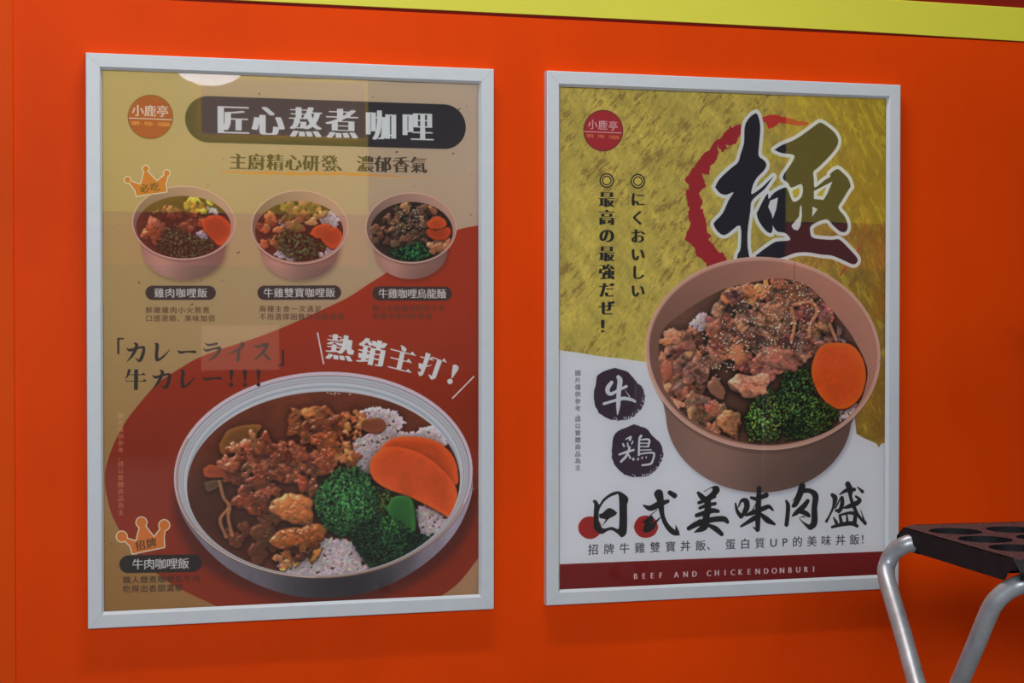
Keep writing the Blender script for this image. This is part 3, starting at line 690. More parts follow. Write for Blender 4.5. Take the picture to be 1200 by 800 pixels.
f.flat(T([(622, 358), (622, 325), (650, 288), (700, 275), (780, 295), (850, 345), (892, 400), (896, 450), (880, 508), (850, 488), (760, 440), (680, 410), (640, 385)]), '#b54b1e', 42, smooth=4, gloss=.08, tex=.07, edge=.88)
f.broc(T([(640, 400), (700, 420), (700, 470), (650, 500), (620, 460)]), 160, 20, 4.0, ('#33441c', '#2a3a1c', '#45551f'))
f.flat(T([(670, 470), (700, 430), (750, 435), (765, 480), (765, 540), (740, 545), (690, 500)]), '#28582a', 44, gloss=.3, thick=14)
f.broc(T([(445, 440), (470, 390), (520, 345), (580, 335), (625, 370), (645, 420), (640, 480), (590, 530), (530, 562), (470, 520)]), 1500, 30, 3.8, ('#28552f', '#2f6035', '#1e4227', '#4a7a40'))
f.broc(T([(560, 560), (600, 500), (650, 480), (720, 510), (770, 550), (830, 545), (790, 590), (700, 635), (625, 652), (590, 610)]), 1300, 34, 3.4, ('#142b1b', '#193622', '#102217', '#254a27'))
f.broc(T([(640, 500), (690, 490), (720, 540), (680, 570)]), 120, 52, 3.4, ('#2f6a2c', '#3f7c34'))
f.done(rel=.8, warp=2, fine=1.0, spec='#cdb8b8', sauce='#5c2e1e', gain=.98)
# splash of light on the sauce's edge, three exclamation marks over the rim
for x in (410, 384, 388, 392, 397, 393): C1.poly(C1.ell((x, 460 + (x % 3)), 1.6, .8, n=10), '#a89ba0', .8)
for cx in (410, 570, 728):
    C1.poly(K(230, 390, 10, [(cx - 26, 442), (cx, 430), (cx + 28, 442), (cx + 20, 485), (cx + 6, 572), (cx - 5, 572), (cx - 18, 485)]), INK)
    C1.poly(C1.ell((230 + cx / 10, 390 + 60.5), 2.4, 2.4, n=20), INK)
# white headline
WT = '#b9bfc7'
M4 = lambda pts, o=.0, **kw: (C1.brush(K(455, 395, 10, pts + [pts[0]]), .5, '#4a2a26', .6, smooth=0), C1.poly(K(455, 395, 10, pts), WT, **kw))
C1.char('熱', (399, 407.4), 33.5, '#4a2a26', rot=.13, bold=.062, op=.5); C1.char('熱', (398.6, 407), 33, WT, rot=.13, bold=.058, er=.012)
C1.char('銷', (436.5, 413), 34, '#4a2a26', rot=.19, bold=.062, op=.5); C1.char('銷', (436, 412.6), 33.5, WT, rot=.19, bold=.058, er=.012)
M4([(140, 90), (185, 105), (215, 135), (210, 165), (182, 170), (155, 150), (155, 125)]); M4([(140, 172), (195, 182), (150, 387), (92, 375)])
for a, b, tr in [((30, 140), (320, 215), [(245, 200), (285, 165), (322, 220)]), ((30, 238), (273, 300), [(205, 282), (240, 250), (276, 302)]), ((0, 345), (270, 415), [(195, 400), (235, 370), (273, 418)]), ((380, 230), (525, 270), [(465, 255), (505, 235), (528, 276)]), ((510, 235), (680, 293), [(625, 275), (655, 245), (684, 296)])]:
    C1.brush(K(455, 395, 10, [a, b]), .75, WT, smooth=0); M4(tr)
M4([(440, 175), (500, 200), (420, 410), (400, 450), (360, 456), (343, 398), (372, 410), (385, 372), (355, 365), (355, 300), (405, 312)]); C1.poly(K(455, 395, 10, [(400, 345), (512, 320), (505, 330), (410, 360)]), WT)
M4([(575, 258), (632, 275), (555, 480), (510, 500), (490, 485), (465, 430), (508, 452)])
M4([(755, 325), (790, 318), (825, 345), (820, 380), (750, 482), (738, 480), (745, 400)]); C1.poly(C1.ell((527.2, 446.8), 3.3, 3.3, n=24), WT)
C1.brush(K(455, 395, 10, [(1000, 462), (752, 715)]), .85, WT, smooth=0); C1.brush(K(365, 380, 11.43, [(82, 115), (162, 525)]), .85, WT, smooth=0)
# lower left: crown, pill, two lines
crown(C1, 100, 460, 2.856, [(122, 481), (188, 434), (264, 443)], [(158, 538), (150, 512), (130, 492), (122, 482), (170, 498), (186, 436), (192, 436), (230, 484), (262, 442), (268, 446), (262, 482), (264, 516)], '', [], 0)
C1.char('招', (164.4, 638.6), 12, '#33291c', rot=-.18, bold=.02); C1.char('牌', (177.3, 636), 12, '#33291c', rot=-.18, bold=.02)
C1.stadium((150.5, 660.8), (226.2, 659.6), 10.4, '#25201f')
C1.text('牛肉咖哩飯', (161.5, 660.6), (215, 659.8), 13.6, '#b9b9bd', bold=.016)
C1.text('職人燉煮咖哩佐牛肉', (148.5, 679.3), (230, 677.4), 9.2, '#2f241f', bold=.014); C1.text('吃得出香甜濃郁', (148.5, 689.8), (209.5, 688.3), 9.2, '#2f241f', bold=.014)

# ------------------------------------------------------------------ artwork of the right poster (rice bowl)
C2 = Canvas(X2, ZB + Z2, PW2, PH2)
r_ = np.random.RandomState(21); sh = (C2.h, C2.w); xx = np.mgrid[0:sh[0], 0:sh[1]][1] / sh[1]; yy = np.mgrid[0:sh[0], 0:sh[1]][0] / sh[0]
# gold leaf: crumpled streaks, darker veins, deeper towards the right
g1 = vnoise(sh, 70, r_, octaves=5, rough=.62, ang=.9, stretch=(1, .45)); g2 = vnoise(sh, 36, r_, octaves=5, rough=.7, ang=-.9, stretch=(1, .4)); g3 = vnoise(sh, 150, r_, octaves=3); g4 = vnoise(sh, 9, r_, octaves=3, rough=.7, ang=-1.1, stretch=(2.4, .8))
gold = hexc('#a59a4e')[None, None] * (1 - sstep(.45, 1, xx)[..., None]) + hexc('#7e6628')[None, None] * sstep(.45, 1, xx)[..., None]
gold = gold * (.90 + .30 * (g1[..., None] - .4) + .16 * (g4[..., None] - .5))
g5 = vnoise(sh, 12, r_, octaves=4, rough=.75, ang=-.85, stretch=(2.2, .6)); vein = np.clip(sstep(.50, .64, g2) * sstep(.36, .54, g3) * (.25 + 1.1 * sstep(.42, .6, g5)) + .35 * sstep(.60, .70, g5), 0, 1)
gold = gold * (1 - .62 * vein[..., None]) + hexc('#64502c') * .62 * vein[..., None]
gl_ = sstep(.52, .68, vnoise(sh, 24, r_, octaves=5, rough=.7, ang=1.1, stretch=(2, .7))) * sstep(.4, .75, xx)
gold = gold * (1 - .45 * gl_[..., None]) + hexc('#a8a032') * .45 * gl_[..., None]
br_ = sstep(.5, .68, vnoise(sh, 120, r_, octaves=4)) * sstep(.70, .92, xx) * sstep(.10, .3, yy)
gold = gold * (1 - .45 * br_[..., None]) + hexc('#80501f') * .45 * br_[..., None]
C2.a[:] = gold
PAPER = '#a8aebb'
lowb = [(650, 409), (661, 411), (680, 413.5), (700, 417), (728, 420), (756, 424), (790, 432), (1000, 470), (1003.5, 508), (1012, 513), (1027, 519.5), (1030, 524), (1033, 520), (1037.5, 518), (1045, 517), (1050, 700), (640, 720)]
C2.poly(lowb, PAPER)
# red brushed ring
A_ = lambda pts: K(800, 120, 8, pts); B_ = lambda pts: K(900, 120, 8, pts); C_ = lambda pts: K(800, 210, 8, pts); D_ = lambda pts: K(900, 210, 8, pts)
RED = '#80202a'
C2.poly(A_([(560, 200), (540, 205), (455, 235), (445, 205), (435, 240), (380, 290), (370, 330), (330, 345), (300, 375), (250, 440), (180, 500), (110, 600), (60, 660), (20, 730), (60, 770)]) + C_([(60, 100), (35, 110), (40, 200), (60, 280), (50, 340), (75, 430), (25, 530), (30, 570), (110, 640), (130, 720), (210, 770), (240, 860), (420, 850), (400, 715), (385, 700), (330, 680), (270, 600), (240, 560), (272, 540), (232, 480), (215, 380), (190, 290), (160, 280), (190, 210), (150, 130), (215, 70)])
        + A_([(215, 770), (190, 720), (180, 660), (240, 680), (262, 590), (310, 560), (335, 480), (325, 395), (370, 470), (420, 430), (400, 395), (450, 400), (500, 390), (530, 300), (570, 280)]), RED, rough=1.5, seed=5)
C2.poly(A_([(740, 135), (850, 110), (940, 130), (1080, 170), (1185, 195), (1170, 215), (1040, 213), (900, 190), (850, 235), (800, 240), (790, 200), (740, 175)]), '#962c28', rough=1.2, seed=6)
C2.brush([(1008, 290), (985, 322)], .9, '#962c28', smooth=0); C2.brush([(983, 170), (1000, 190), (1015, 240), (1010, 290)], [.3, .5, .6, .8], '#962c28', .35)
# the big character, black with a white edge
left = (A_([(687, 100), (645, 125), (600, 180), (580, 250), (575, 380), (545, 480), (520, 560), (450, 620), (345, 720), (308, 790)]) + C_([(305, 75), (350, 130), (410, 145), (478, 120), (430, 200), (375, 320), (300, 400), (295, 435), (330, 490), (378, 522), (430, 505), (540, 433), (545, 640), (515, 710), (520, 790), (628, 790), (610, 640), (610, 480), (635, 300), (645, 210), (700, 150), (770, 90), (830, 5), (850, -25), (815, 8), (740, 80), (650, 140), (648, 100), (665, 40)])
        + A_([(700, 700), (760, 640), (785, 585), (760, 540), (715, 505), (713, 430), (728, 260), (720, 170), (703, 115)]))
right = (B_([(60, 445), (130, 400), (250, 350), (370, 270), (450, 210), (490, 190), (540, 215), (620, 280), (657, 350), (640, 420), (570, 510), (470, 610), (425, 650), (430, 720), (440, 798), (530, 730), (585, 695), (583, 670), (650, 625), (700, 660), (755, 720), (775, 790)])
         + D_([(770, 75), (700, 190), (660, 270), (720, 350), (748, 430), (733, 488), (680, 490), (610, 430), (545, 375), (410, 430), (398, 500), (430, 552), (600, 568), (670, 565), (760, 650), (838, 740), (830, 785), (790, 795), (700, 755), (600, 715), (500, 705), (380, 685), (260, 690), (130, 735), (0, 745), (-112, 725), (-80, 690), (0, 630), (80, 585), (210, 570), (165, 505), (90, 490), (50, 440), (40, 400), (45, 450), (30, 505), (-20, 480), (-80, 400), (-105, 325), (-90, 290), (-40, 190), (-2, 135), (8, 185), (60, 125), (150, 80), (185, 95), (237, 212), (318, 160), (318, 45), (222, 78)])
         + B_([(190, 755), (138, 700), (215, 580), (247, 495), (130, 475)]))
WH = '#b4bac6'; BK = '#1c1a24'
for p_ in (left, right): C2.brush(p_ + [p_[0]], 4.4, WH, smooth=3)
for p_ in (left, right): C2.poly(p_, BK, smooth=3)
for h_ in ([(95, 170), (20, 200), (2, 260), (35, 330), (45, 372), (78, 280)], [(315, 235), (300, 260), (290, 350), (220, 435), (240, 470), (280, 480), (305, 440), (320, 340)], [(418, 255), (466, 280), (415, 352)], [(605, 20), (430, 110), (430, 185), (520, 195), (560, 130)]):
    C2.poly(D_(h_), WH)
for h_ in ([(545, 70), (490, 110), (455, 150), (510, 160)], [(285, 80), (228, 110), (235, 157), (278, 155)]): C2.poly(D_(h_), '#97862c')
# stamp
C2.poly(C2.ell((707, 153), 23.2, 24.2), '#3a1a20'); C2.poly(C2.ell((707, 153), 22.4, 23.4), '#87262e')
C2.text('小鹿亭', (694.5, 145.6), (718.5, 147.4), 12.2, '#b4a8b0', bold=.014)
C2.brush([(684.6, 154), (728, 155.8)], .5, '#b39a9e', smooth=0)
C2.text('咖哩', (689.5, 159), (693.5, 159.2), 4.8, '#b07a4a', bold=.02); C2.text('丼飯', (702.5, 159.6), (706.5, 159.8), 4.8, '#b07a4a', bold=.02); C2.text('烏龍麵', (715.5, 160.3), (723.5, 160.9), 4.8, '#b07a4a', bold=.02)
# vertical lines of writing
TK = '#1b1a1e'
for (x, y) in ((711, 211.5), (747.5, 212.3)):
    for r0, c0 in ((8.4, TK), (6.9, '#a59a4e'), (5.6, TK), (4.3, '#a59a4e')): C2.poly(C2.ell((x, y), r0, r0 * 1.03, n=36), c0)
for i_, ch in enumerate('最高の最強だぜ！'):
    C2.char(ch, (711 + (2.5 if ch == '！' else 0) * 0, 233.5 + i_ * 21.2), 19.6, TK, bold=.060, er=.012)
for ch, y in zip('にくおいしい', (233.5, 255, 276.5, 298, 319, 340.5)): C2.char(ch, (747.5, y), 18.4, TK, bold=.048, er=.006)
C2.text('圖片僅供參考', (677.2, 437), (677.2, 478.5), 7.2, '#3c3f4c', bold=.01); C2.char('，', (679, 485), 7, '#3c3f4c'); C2.text('請以實體商品為主', (677.2, 491), (677.2, 548), 7.2, '#3c3f4c', bold=.01)
# bowl
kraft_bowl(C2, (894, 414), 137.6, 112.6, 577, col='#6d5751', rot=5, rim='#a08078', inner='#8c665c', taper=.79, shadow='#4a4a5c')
C2.brush([(931.5, 306), (931, 330)], [.9, .6], '#6b4840', .6)
f = Food(C2, [(778, 455), (772, 420), (776, 388), (800, 366), (826, 350), (850, 338), (880, 331), (915, 326), (945, 334), (965, 352), (985, 375), (1000, 396), (1016, 430), (1013, 458), (1003, 478), (980, 500), (950, 513), (910, 521), (870, 518), (830, 503), (800, 484)], '#5a3e35', 31)
G_ = lambda pts: K(740, 290, 2.666, pts)
f.rice(G_([(180, 240), (220, 205), (250, 215), (250, 255), (200, 260)]), 160, 10, 5, '#a89ba0'); f.rice(G_([(590, 285), (640, 270), (690, 320), (690, 345), (600, 320)]), 160, 10, 5, '#9c8f98'); f.rice(G_([(640, 510), (700, 480), (700, 520), (650, 540)]), 60, 10, 5, '#a89ba0'); f.rice(G_([(225, 480), (260, 480), (260, 510), (235, 510)]), 30, 12, 5, '#a89ba0')
MT = ['#7c5244', '#8a5c4a', '#6e483e', '#93654f', '#7a5a50', '#845040']
f.meat(G_([(90, 330), (130, 250), (200, 260), (230, 300), (220, 460), (330, 560), (340, 600), (250, 590), (150, 510), (90, 430)]), 150, MT + ['#5c3c32', '#9a6c56'], (12, 26), z=8, gloss=.3, fib=1.6, wob=.5)
f.meat(G_([(240, 220), (300, 150), (420, 110), (520, 100), (600, 170), (660, 270), (560, 350), (540, 390), (380, 400), (260, 360)]), 190, MT + ['#6a4440', '#744c48'], (14, 34), z=12, gloss=.35, fib=2.0, wob=.45)
f.meat(G_([(280, 150), (420, 110), (430, 135), (320, 175)]), 16, ['#94583a', '#a0623e'], (12, 22), z=16, gloss=.4, fib=1)
f.blob(f.L(G_([(370, 430)]))[0], 66, 44, .1, '#8a5c46', 30, 26, wob=.25, gloss=.35, fib=2, pw=3); f.blob(f.L(G_([(265, 440)]))[0], 40, 26, .8, '#6b4a40', 30, 20, wob=.15, gloss=.4, pw=3)
f.blob(f.L(G_([(305, 545)]))[0], 38, 44, .4, '#8a5440', 30, 24, wob=.2, gloss=.4, fib=1.5, pw=3); f.blob(f.L(G_([(110, 385)]))[0], 24, 38, .2, '#6e4638', 24, 18, wob=.15, gloss=.4)
f.blob(f.L(G_([(455, 345)]))[0], 76, 34, .1, '#74483e', 30, 18, wob=.15, gloss=.35, fib=1.5, pw=3); f.blob(f.L(G_([(200, 390)]))[0], 44, 50, .2, '#8a6050', 24, 24, wob=.3, gloss=.4, fib=1.5)
f.blob(f.L(G_([(330, 330)]))[0], 32, 38, .3, '#8f5c44', 28, 22, wob=.2, gloss=.35); f.blob(f.L(G_([(435, 230)]))[0], 62, 60, .3, '#7e5648', 26, 16, wob=.3, gloss=.3, fib=2)
for pth in ([(500, 190), (510, 240), (500, 290)], [(505, 180), (560, 170), (580, 200), (560, 240), (555, 280)], [(620, 240), (640, 290)]):
    q = catmull(f.L(G_(pth)), 22)
    for p in q: f.blob(p, 7.5, 6, 0, hexc('#8a604a'), 42, 5, wob=0, gloss=.35, var=0, rgh=.4)
f.flat(G_([(650, 297), (690, 305), (725, 350), (734, 410), (715, 470), (670, 505), (620, 495), (575, 440), (562, 380), (580, 325), (610, 300)]), '#b14a18', 44, gloss=.06, tex=.05, edge=.93)
f.broc(G_([(560, 480), (600, 460), (650, 520), (620, 570), (560, 590)]), 240, 24, 4.0, ('#2c3a1c', '#33451f', '#3c4c20'))
f.broc(G_([(455, 450), (480, 390), (550, 372), (570, 430), (590, 520), (580, 590), (480, 605)]), 900, 34, 3.3, ('#2e4c2a', '#284430', '#40602c', '#1e3624', '#54742f'))
f.broc(G_([(350, 540), (370, 490), (430, 440), (460, 470), (470, 560), (460, 605), (370, 605)]), 620, 38, 3.3, ('#34582a', '#5d7c30', '#2c4a26', '#7a9444', '#243f24'))
f.seeds(G_([(400, 110), (520, 100), (600, 170), (560, 280), (540, 320), (330, 340), (270, 310), (280, 220), (330, 180)]), 260, z=60); f.seeds(G_([(170, 280), (300, 250), (340, 440), (240, 400)]), 50, z=60)
f.done(rel=.75, warp=2, fine=1.2, spec='#c0aca6', gain=1.02)
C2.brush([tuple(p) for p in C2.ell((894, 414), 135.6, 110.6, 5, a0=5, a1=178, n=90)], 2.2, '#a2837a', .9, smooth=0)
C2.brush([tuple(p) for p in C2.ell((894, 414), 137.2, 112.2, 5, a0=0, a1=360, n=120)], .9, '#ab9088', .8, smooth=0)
# round seals
def seal(pts, ox, oy, cx, cy):
    C2.poly(K(ox, oy, 10, pts), '#2f2533', smooth=4, rough=.8, seed=int(cx))
    rs = np.random.RandomState(9)
    for _ in range(46):
        th = math.radians(rs.uniform(-25, 110)); rr_ = rs.uniform(27.5, 31); C2.poly(C2.ell((cx + rr_ * math.cos(th), cy + rr_ * math.sin(th)), rs.uniform(.3, 1.1), rs.uniform(.3, .8), rs.uniform(0, 90), 8), PAPER)
seal([(310, 108), (380, 135), (470, 165), (540, 260), (630, 340), (662, 450), (640, 540), (570, 640), (480, 705), (380, 722), (260, 715), (150, 660), (80, 570), (55, 430), (80, 300), (100, 210), (180, 150), (250, 125)], 690, 420, 725.5, 461.5)
seal([(375, 75), (450, 95), (540, 130), (600, 215), (700, 310), (725, 420), (700, 510), (630, 615), (540, 675), (430, 690), (320, 680), (220, 620), (140, 520), (118, 400), (130, 270), (150, 200), (230, 130), (310, 100)], 705, 490, 747, 528.5)
N = lambda *st: KB(C2, 690, 420, 10, st, PAPER, w=1.08)
N((345, 218, 22), (366, 260, 30), (352, 380, 27), (345, 550, 24), (337, 652, 8)); N((268, 280, 20), (226, 340, 26), (222, 390, 24), (262, 415, 20), (340, 375, 15), (440, 327, 17)); N((178, 530, 16), (280, 500, 15), (400, 468, 20), (500, 482, 17), (542, 505, 13)); N((425, 370, 2), (480, 450, 6))
O = lambda *st: KB(C2, 705, 490, 10, st, PAPER)
O((285, 245, 8), (340, 218, 12), (332, 248, 18)); O((250, 300, 11), (264, 328, 12)); O((305, 290, 9), (310, 330, 11)); O((365, 272, 10), (354, 300, 9)); O((208, 425, 12), (300, 392, 15), (375, 372, 14)); O((330, 340, 13), (290, 440, 17), (228, 508, 14)); O((310, 412, 8), (335, 465, 13))
O((462, 208, 17), (442, 250, 13), (436, 430, 14)); O((450, 252, 9), (555, 252, 13), (546, 330, 13)); O((450, 292, 7), (540, 292, 7)); O((450, 332, 7), (545, 332, 9)); O((450, 374, 7), (580, 370, 8)); O((445, 420, 10), (520, 408, 10), (612, 410, 13), (600, 490, 13), (570, 535, 13), (475, 550, 11)); 
for q_ in ((372, 482, 16), (427, 482, 13), (475, 468, 11), (522, 462, 9)): O(q_, (q_[0] + 1, q_[1] - 12, q_[2] * .7))
# red sun dots and the brushed title
C2.poly(C2.ell((691.3, 618.2), 13.6, 13.2, 10), '#7d2020', rough=.4); C2.poly(C2.ell((757, 617), 14, 13.2, 0), '#7d2020', rough=.4)
E_ = lambda pts: C2.P(K(670, 565, 9.2308, pts))
outer = E_([(225, 205), (245, 190), (275, 205), (298, 240), (340, 180), (420, 120), (490, 98), (540, 110), (600, 155), (612, 195), (598, 250), (600, 400), (592, 550), (540, 595), (500, 560), (440, 520), (390, 525), (320, 560), (250, 512), (235, 440), (240, 300), (243, 235)])
hole = E_([(470, 138), (510, 155), (512, 480), (470, 495), (430, 483), (340, 500), (300, 450), (292, 400), (298, 300), (350, 210), (410, 160)])[::-1]
C2.put(*C2.cov([catmull(np.vstack([outer, outer[:1]]), 4)[:-1], catmull(np.vstack([hole, hole[:1]]), 4)[:-1]]), TK)
C2.poly(K(670, 565, 9.2308, [(295, 345), (330, 335), (385, 285), (410, 278), (450, 293), (493, 330), (470, 358), (400, 395), (350, 450), (318, 492), (368, 402), (300, 385)]), TK)
X_ = lambda *st: KB(C2, 670, 565, 9.2308, st, TK, w=1.22)
X_((778, 252, 8), (850, 280, 24), (940, 240, 28), (1040, 205, 16)); X_((940, 128, 42), (955, 180, 34), (965, 260, 28), (985, 370, 20), (1030, 470, 22), (1100, 540, 24), (1165, 568, 6)); X_((1140, 545, 22), (1127, 465, 2)); X_((1060, 112, 20), (1112, 145, 24)); X_((925, 295, 3), (850, 358, 4)); X_((778, 435, 10), (855, 388, 24)); X_((860, 405, 20), (822, 460, 24), (800, 515, 24), (862, 485, 28), (910, 430, 12), (962, 378, 4))
X_((985, 470 - 40, 6), (1010, 440, 4))
Y_ = lambda *st: KB(C2, 795, 565, 10, st, TK, w=1.22)
Y_((232, 125, 15), (268, 165, 26), (320, 215, 28)); Y_((300, 108, 3), (390, 62, 6), (440, 80, 34)); Y_((445, 92, 34), (400, 150, 30), (330, 210, 32)); Y_((240, 240, 17), (330, 205, 18), (425, 168, 16)); Y_((250, 302, 14), (330, 270, 18), (430, 250, 16)); Y_((212, 388, 19), (300, 362, 24), (400, 332, 24), (466, 340, 16)); Y_((340, 200, 32), (345, 300, 34), (322, 420, 34)); Y_((122, 540, 22), (230, 482, 28), (400, 437, 26), (530, 430, 27), (575, 465, 18)); Y_((330, 420, 34), (300, 520, 38), (190, 586, 5)); Y_((350, 500, 15), (440, 548, 26), (508, 608, 20)); Y_((255, 430, 3), (180, 480, 3))
Y_((668, 250, 9), (690, 340, 17), (735, 400, 22)); Y_((703, 290, 6), (740, 215, 14), (792, 222, 28), (802, 290, 29), (775, 350, 25), (738, 415, 8)); Y_((945, 72, 24), (940, 200, 27), (932, 350, 30), (930, 555, 22)); Y_((925, 560, 18), (873, 523, 3)); Y_((852, 180, 13), (920, 192, 20), (1030, 150, 25)); Y_((790, 387, 11), (880, 352, 24), (1000, 305, 24), (1060, 285, 19), (1108, 326, 10)); Y_((890, 420, 25), (810, 470, 19), (735, 515, 11)); Y_((960, 370, 15), (1040, 440, 28), (1125, 490, 13)); Y_((920, 230, 4), (865, 330, 5))
Z_ = lambda *st: KB(C2, 910, 560, 10, st, TK, w=1.22)
Z_((110, 265, 9), (134, 320, 21), (130, 430, 22), (117, 545, 22)); Z_((300, 98, 34), (275, 180, 34), (222, 300, 28), (190, 330, 13)); Z_((300, 150, 24), (390, 150, 22), (456, 210, 32), (444, 350, 30), (442, 520, 34), (402, 575, 28)); Z_((390, 580, 22), (320, 528, 9), (265, 470, 2)); Z_((365, 270, 20), (320, 330, 27), (240, 400, 24), (188, 442, 9)); Z_((270, 385, 22), (340, 412, 24), (378, 440, 19)); Z_((250, 190, 4), (180, 270, 2)); Z_((330, 452, 6), (275, 460, 3))
Z_((652, 198, 17), (686, 240, 27), (666, 340, 14), (622, 440, 10), (585, 508, 14)); Z_((742, 192, 6), (820, 145, 19), (912, 135, 18)); Z_((835, 72, 27), (862, 140, 30), (868, 220, 17), (900, 320, 19), (960, 440, 15), (1040, 528, 17)); Z_((1042, 540, 12), (985, 370, 2)); Z_((690, 350, 8), (760, 225, 9), (772, 262, 20), (762, 340, 22), (732, 390, 20)); Z_((700, 380, 14), (740, 385, 16)); Z_((930, 215, 10), (978, 260, 18), (930, 300, 25), (840, 335, 19), (790, 350, 8)); Z_((952, 108, 6), (1008, 160, 17)); Z_((668, 462, 6), (700, 522, 18)); Z_((742, 440, 14), (762, 530, 18)); Z_((822, 430, 8), (832, 520, 15)); Z_((742, 435, 10), (850, 410, 14), (920, 425, 19), (916, 520, 22)); Z_((652, 575, 13), (760, 545, 19), (880, 532, 21), (945, 562, 16))
st_ = '招牌牛雞雙寶丼飯、蛋白質UP的美味丼飯！'
xs = [695.2, 713.6, 731.8, 749.8, 767.8, 785.8, 803.3, 821, 834, 856, 873.3, 890.6, 906.5, 920, 934.5, 951.5, 968.3, 985, 1001.5, 1014]
for ch, x in zip(st_, xs): C2.char(ch, (x, 643.8 - (x - 695) * .0385), 13.2 if ord(ch) > 128 else 13.5, '#23222a', bold=.006)
# bottom band
C2.poly([(640, 662), (658, 661), (850, 653.4), (1037, 646), (1050, 645.5), (1050, 710), (640, 730)], '#601517')
s_ = 'BEEF AND CHICKENDONBURI'; xs2 = [745, 754.8, 764.5, 774.6, 0, 792.7, 803.5, 814, 0, 831, 840.2, 849.8, 859, 868, 878, 888, 898, 907.5, 916.5, 926, 935.5, 944.8, 953.5]
for ch, x in zip(s_, xs2):
    if ch != ' ': C2.char(ch, (x, 675.0 - (x - 745) * .0405), 9.6, '#b9abb4', bold=.04, er=.004, sx=.86)

# ------------------------------------------------------------------ hang the posters
kk = np.array(KCAL)
for c_ in (C1, C2): c_.k = kk[None, None]
build_poster('framed_poster', 'left white-framed poster with yellow title pill and big curry plate', 0, ZB, PW1, PH1, C1, 3)
build_poster('framed_poster', 'right white-framed poster, gold background with big black character and one kraft bowl', X2, ZB + Z2, PW2, PH2, C2, 4)

# ------------------------------------------------------------------ stool
KS = 1.2; DZ = -0.218 * KS
def rel(px, py, dep):                            # photo pixel at a depth -> world
    return CAM + ray(px, py) * dep * KS
XR = np.array([RT[0], RT[1], 0]); XR /= np.linalg.norm(XR); XF = np.array([FW[0], FW[1], 0]); XF /= np.linalg.norm(XF)
av = XR * .21 - XF * .978; bv = XR * .978 + XF * .21          # seat axes: towards the viewer / to the right
seat_z = CAM[2] + DZ
org = CAM + XR * (.394 * KS) + XF * (1.737 * KS); org[2] = 0; org = org - av * .007 - bv * .002
LA, LB = .316, .312
st = empty('folding_stool', (org[0], org[1], 0)); tag(st, 'dark worn plastic seat with round holes on bent silver tube legs, lower right', 'stool')
def W3(a, b, z): q = org + av * a + bv * b; return (q[0] - org[0], q[1] - org[1], z)
def inv(p): q = np.array(p) - org; return float(q @ av), float(q @ bv), float(p[2])
t = NT('worn seat plastic'); n1 = t.noise(320, 4, .7); n2 = t.noise(16, 4, .6)
t.l(t.ramp(n1, [(.38, (.016, .008, .010)), (.52, (.055, .024, .027)), (.64, (.17, .10, .11))]), t.b.inputs['Base Color'])
t.b.inputs['Roughness'].default_value = .55; t.bump(n1, .5, .002, t.bump(n2, .2, .002)); M_SEAT = t.m
t = NT('dark seat rim plastic'); t.l(t.ramp(t.noise(50, 5, .6), [(.3, (.005, .0045, .007)), (.7, (.013, .011, .015))]), t.b.inputs['Base Color'])
t.b.inputs['Specular IOR Level'].default_value = .3; t.b.inputs['Roughness'].default_value = .7; t.bump(t.noise(160, 4), .3, .001); M_RIM = t.m
t = NT('aluminium tube paint'); t.l(t.ramp(t.noise(24, 6, .65, dist=.4), [(.28, (.16, .13, .11)), (.40, (.36, .37, .39)), (.7, (.50, .53, .57))]), t.b.inputs['Base Color'])
t.b.inputs['Metallic'].default_value = .45; t.b.inputs['Roughness'].default_value = .40; t.bump(t.noise(120, 3), .12, .0006); M_TUBE = t.m
M_RUB = plain('black rubber', (.02, .02, .02), .8, scale=40)
CUT, SK, TH = .020 * KS, .0215 * KS, .010 * KS
topo = [(CUT, 0), (LA - CUT, 0), (LA, CUT), (LA, LB - CUT), (LA - CUT, LB), (CUT, LB), (0, LB - CUT), (0, CUT)]
HR, PT = .026 * KS, .0615 * KS
H0A, H0B = .052 * KS + .007, .037 * KS + .002
holes = [(H0A + i * PT, H0B + j * PT) for i in range(3) for j in range(4)]
pts2 = []; con = []
def loop(ps):
    b0 = len(pts2); pts2.extend(Vector(p) for p in ps); con.append(list(range(b0, b0 + len(ps))))
loop(topo)
hl = []
for (a, b) in holes:
    hl.append(len(pts2)); loop([(a + HR * math.cos(2 * math.pi * k / 28), b + HR * math.sin(2 * math.pi * k / 28)) for k in range(28)])
edges = [(l_[i], l_[(i + 1) % len(l_)]) for l_ in con for i in range(len(l_))]
vo, eo, fo, *_r = delaunay_2d_cdt(pts2, edges, [], 0, 1e-6)
F = []
for f_ in fo:
    c = sum((vo[i] for i in f_), Vector((0, 0))) / len(f_)
    if not any((c - Vector(h)).length < HR * .98 for h in holes): F.append(tuple(f_))
n = len(vo); V = [W3(v[0], v[1], seat_z) for v in vo] + [W3(v[0], v[1], seat_z - .004) for v in vo]
FF = list(F) + [tuple(i + n for i in reversed(f_)) for f_ in F]
for (a, b) in holes:                             # collars round each hole
    b0 = len(V)
    for z in (seat_z, seat_z - TH * 1.3):
        for rr_ in (HR, HR + .002):
            for k in range(28): V.append(W3(a + rr_ * math.cos(2 * math.pi * k / 28), b + rr_ * math.sin(2 * math.pi * k / 28), z - (.0002 if z == seat_z and rr_ > HR else 0)))
    for k in range(28):
        q = (k + 1) % 28; FF += [(b0 + k, b0 + q, b0 + 56 + q, b0 + 56 + k), (b0 + 28 + k, b0 + 28 + q, b0 + 84 + q, b0 + 84 + k), (b0 + 56 + k, b0 + 56 + q, b0 + 84 + q, b0 + 84 + k)]
seat_me = mesh('seat', V, FF); seat = link('seat', seat_me, M_SEAT, st)
seat_me.materials.append(M_RIM)  # dark material on the hole walls paints in the shade inside them
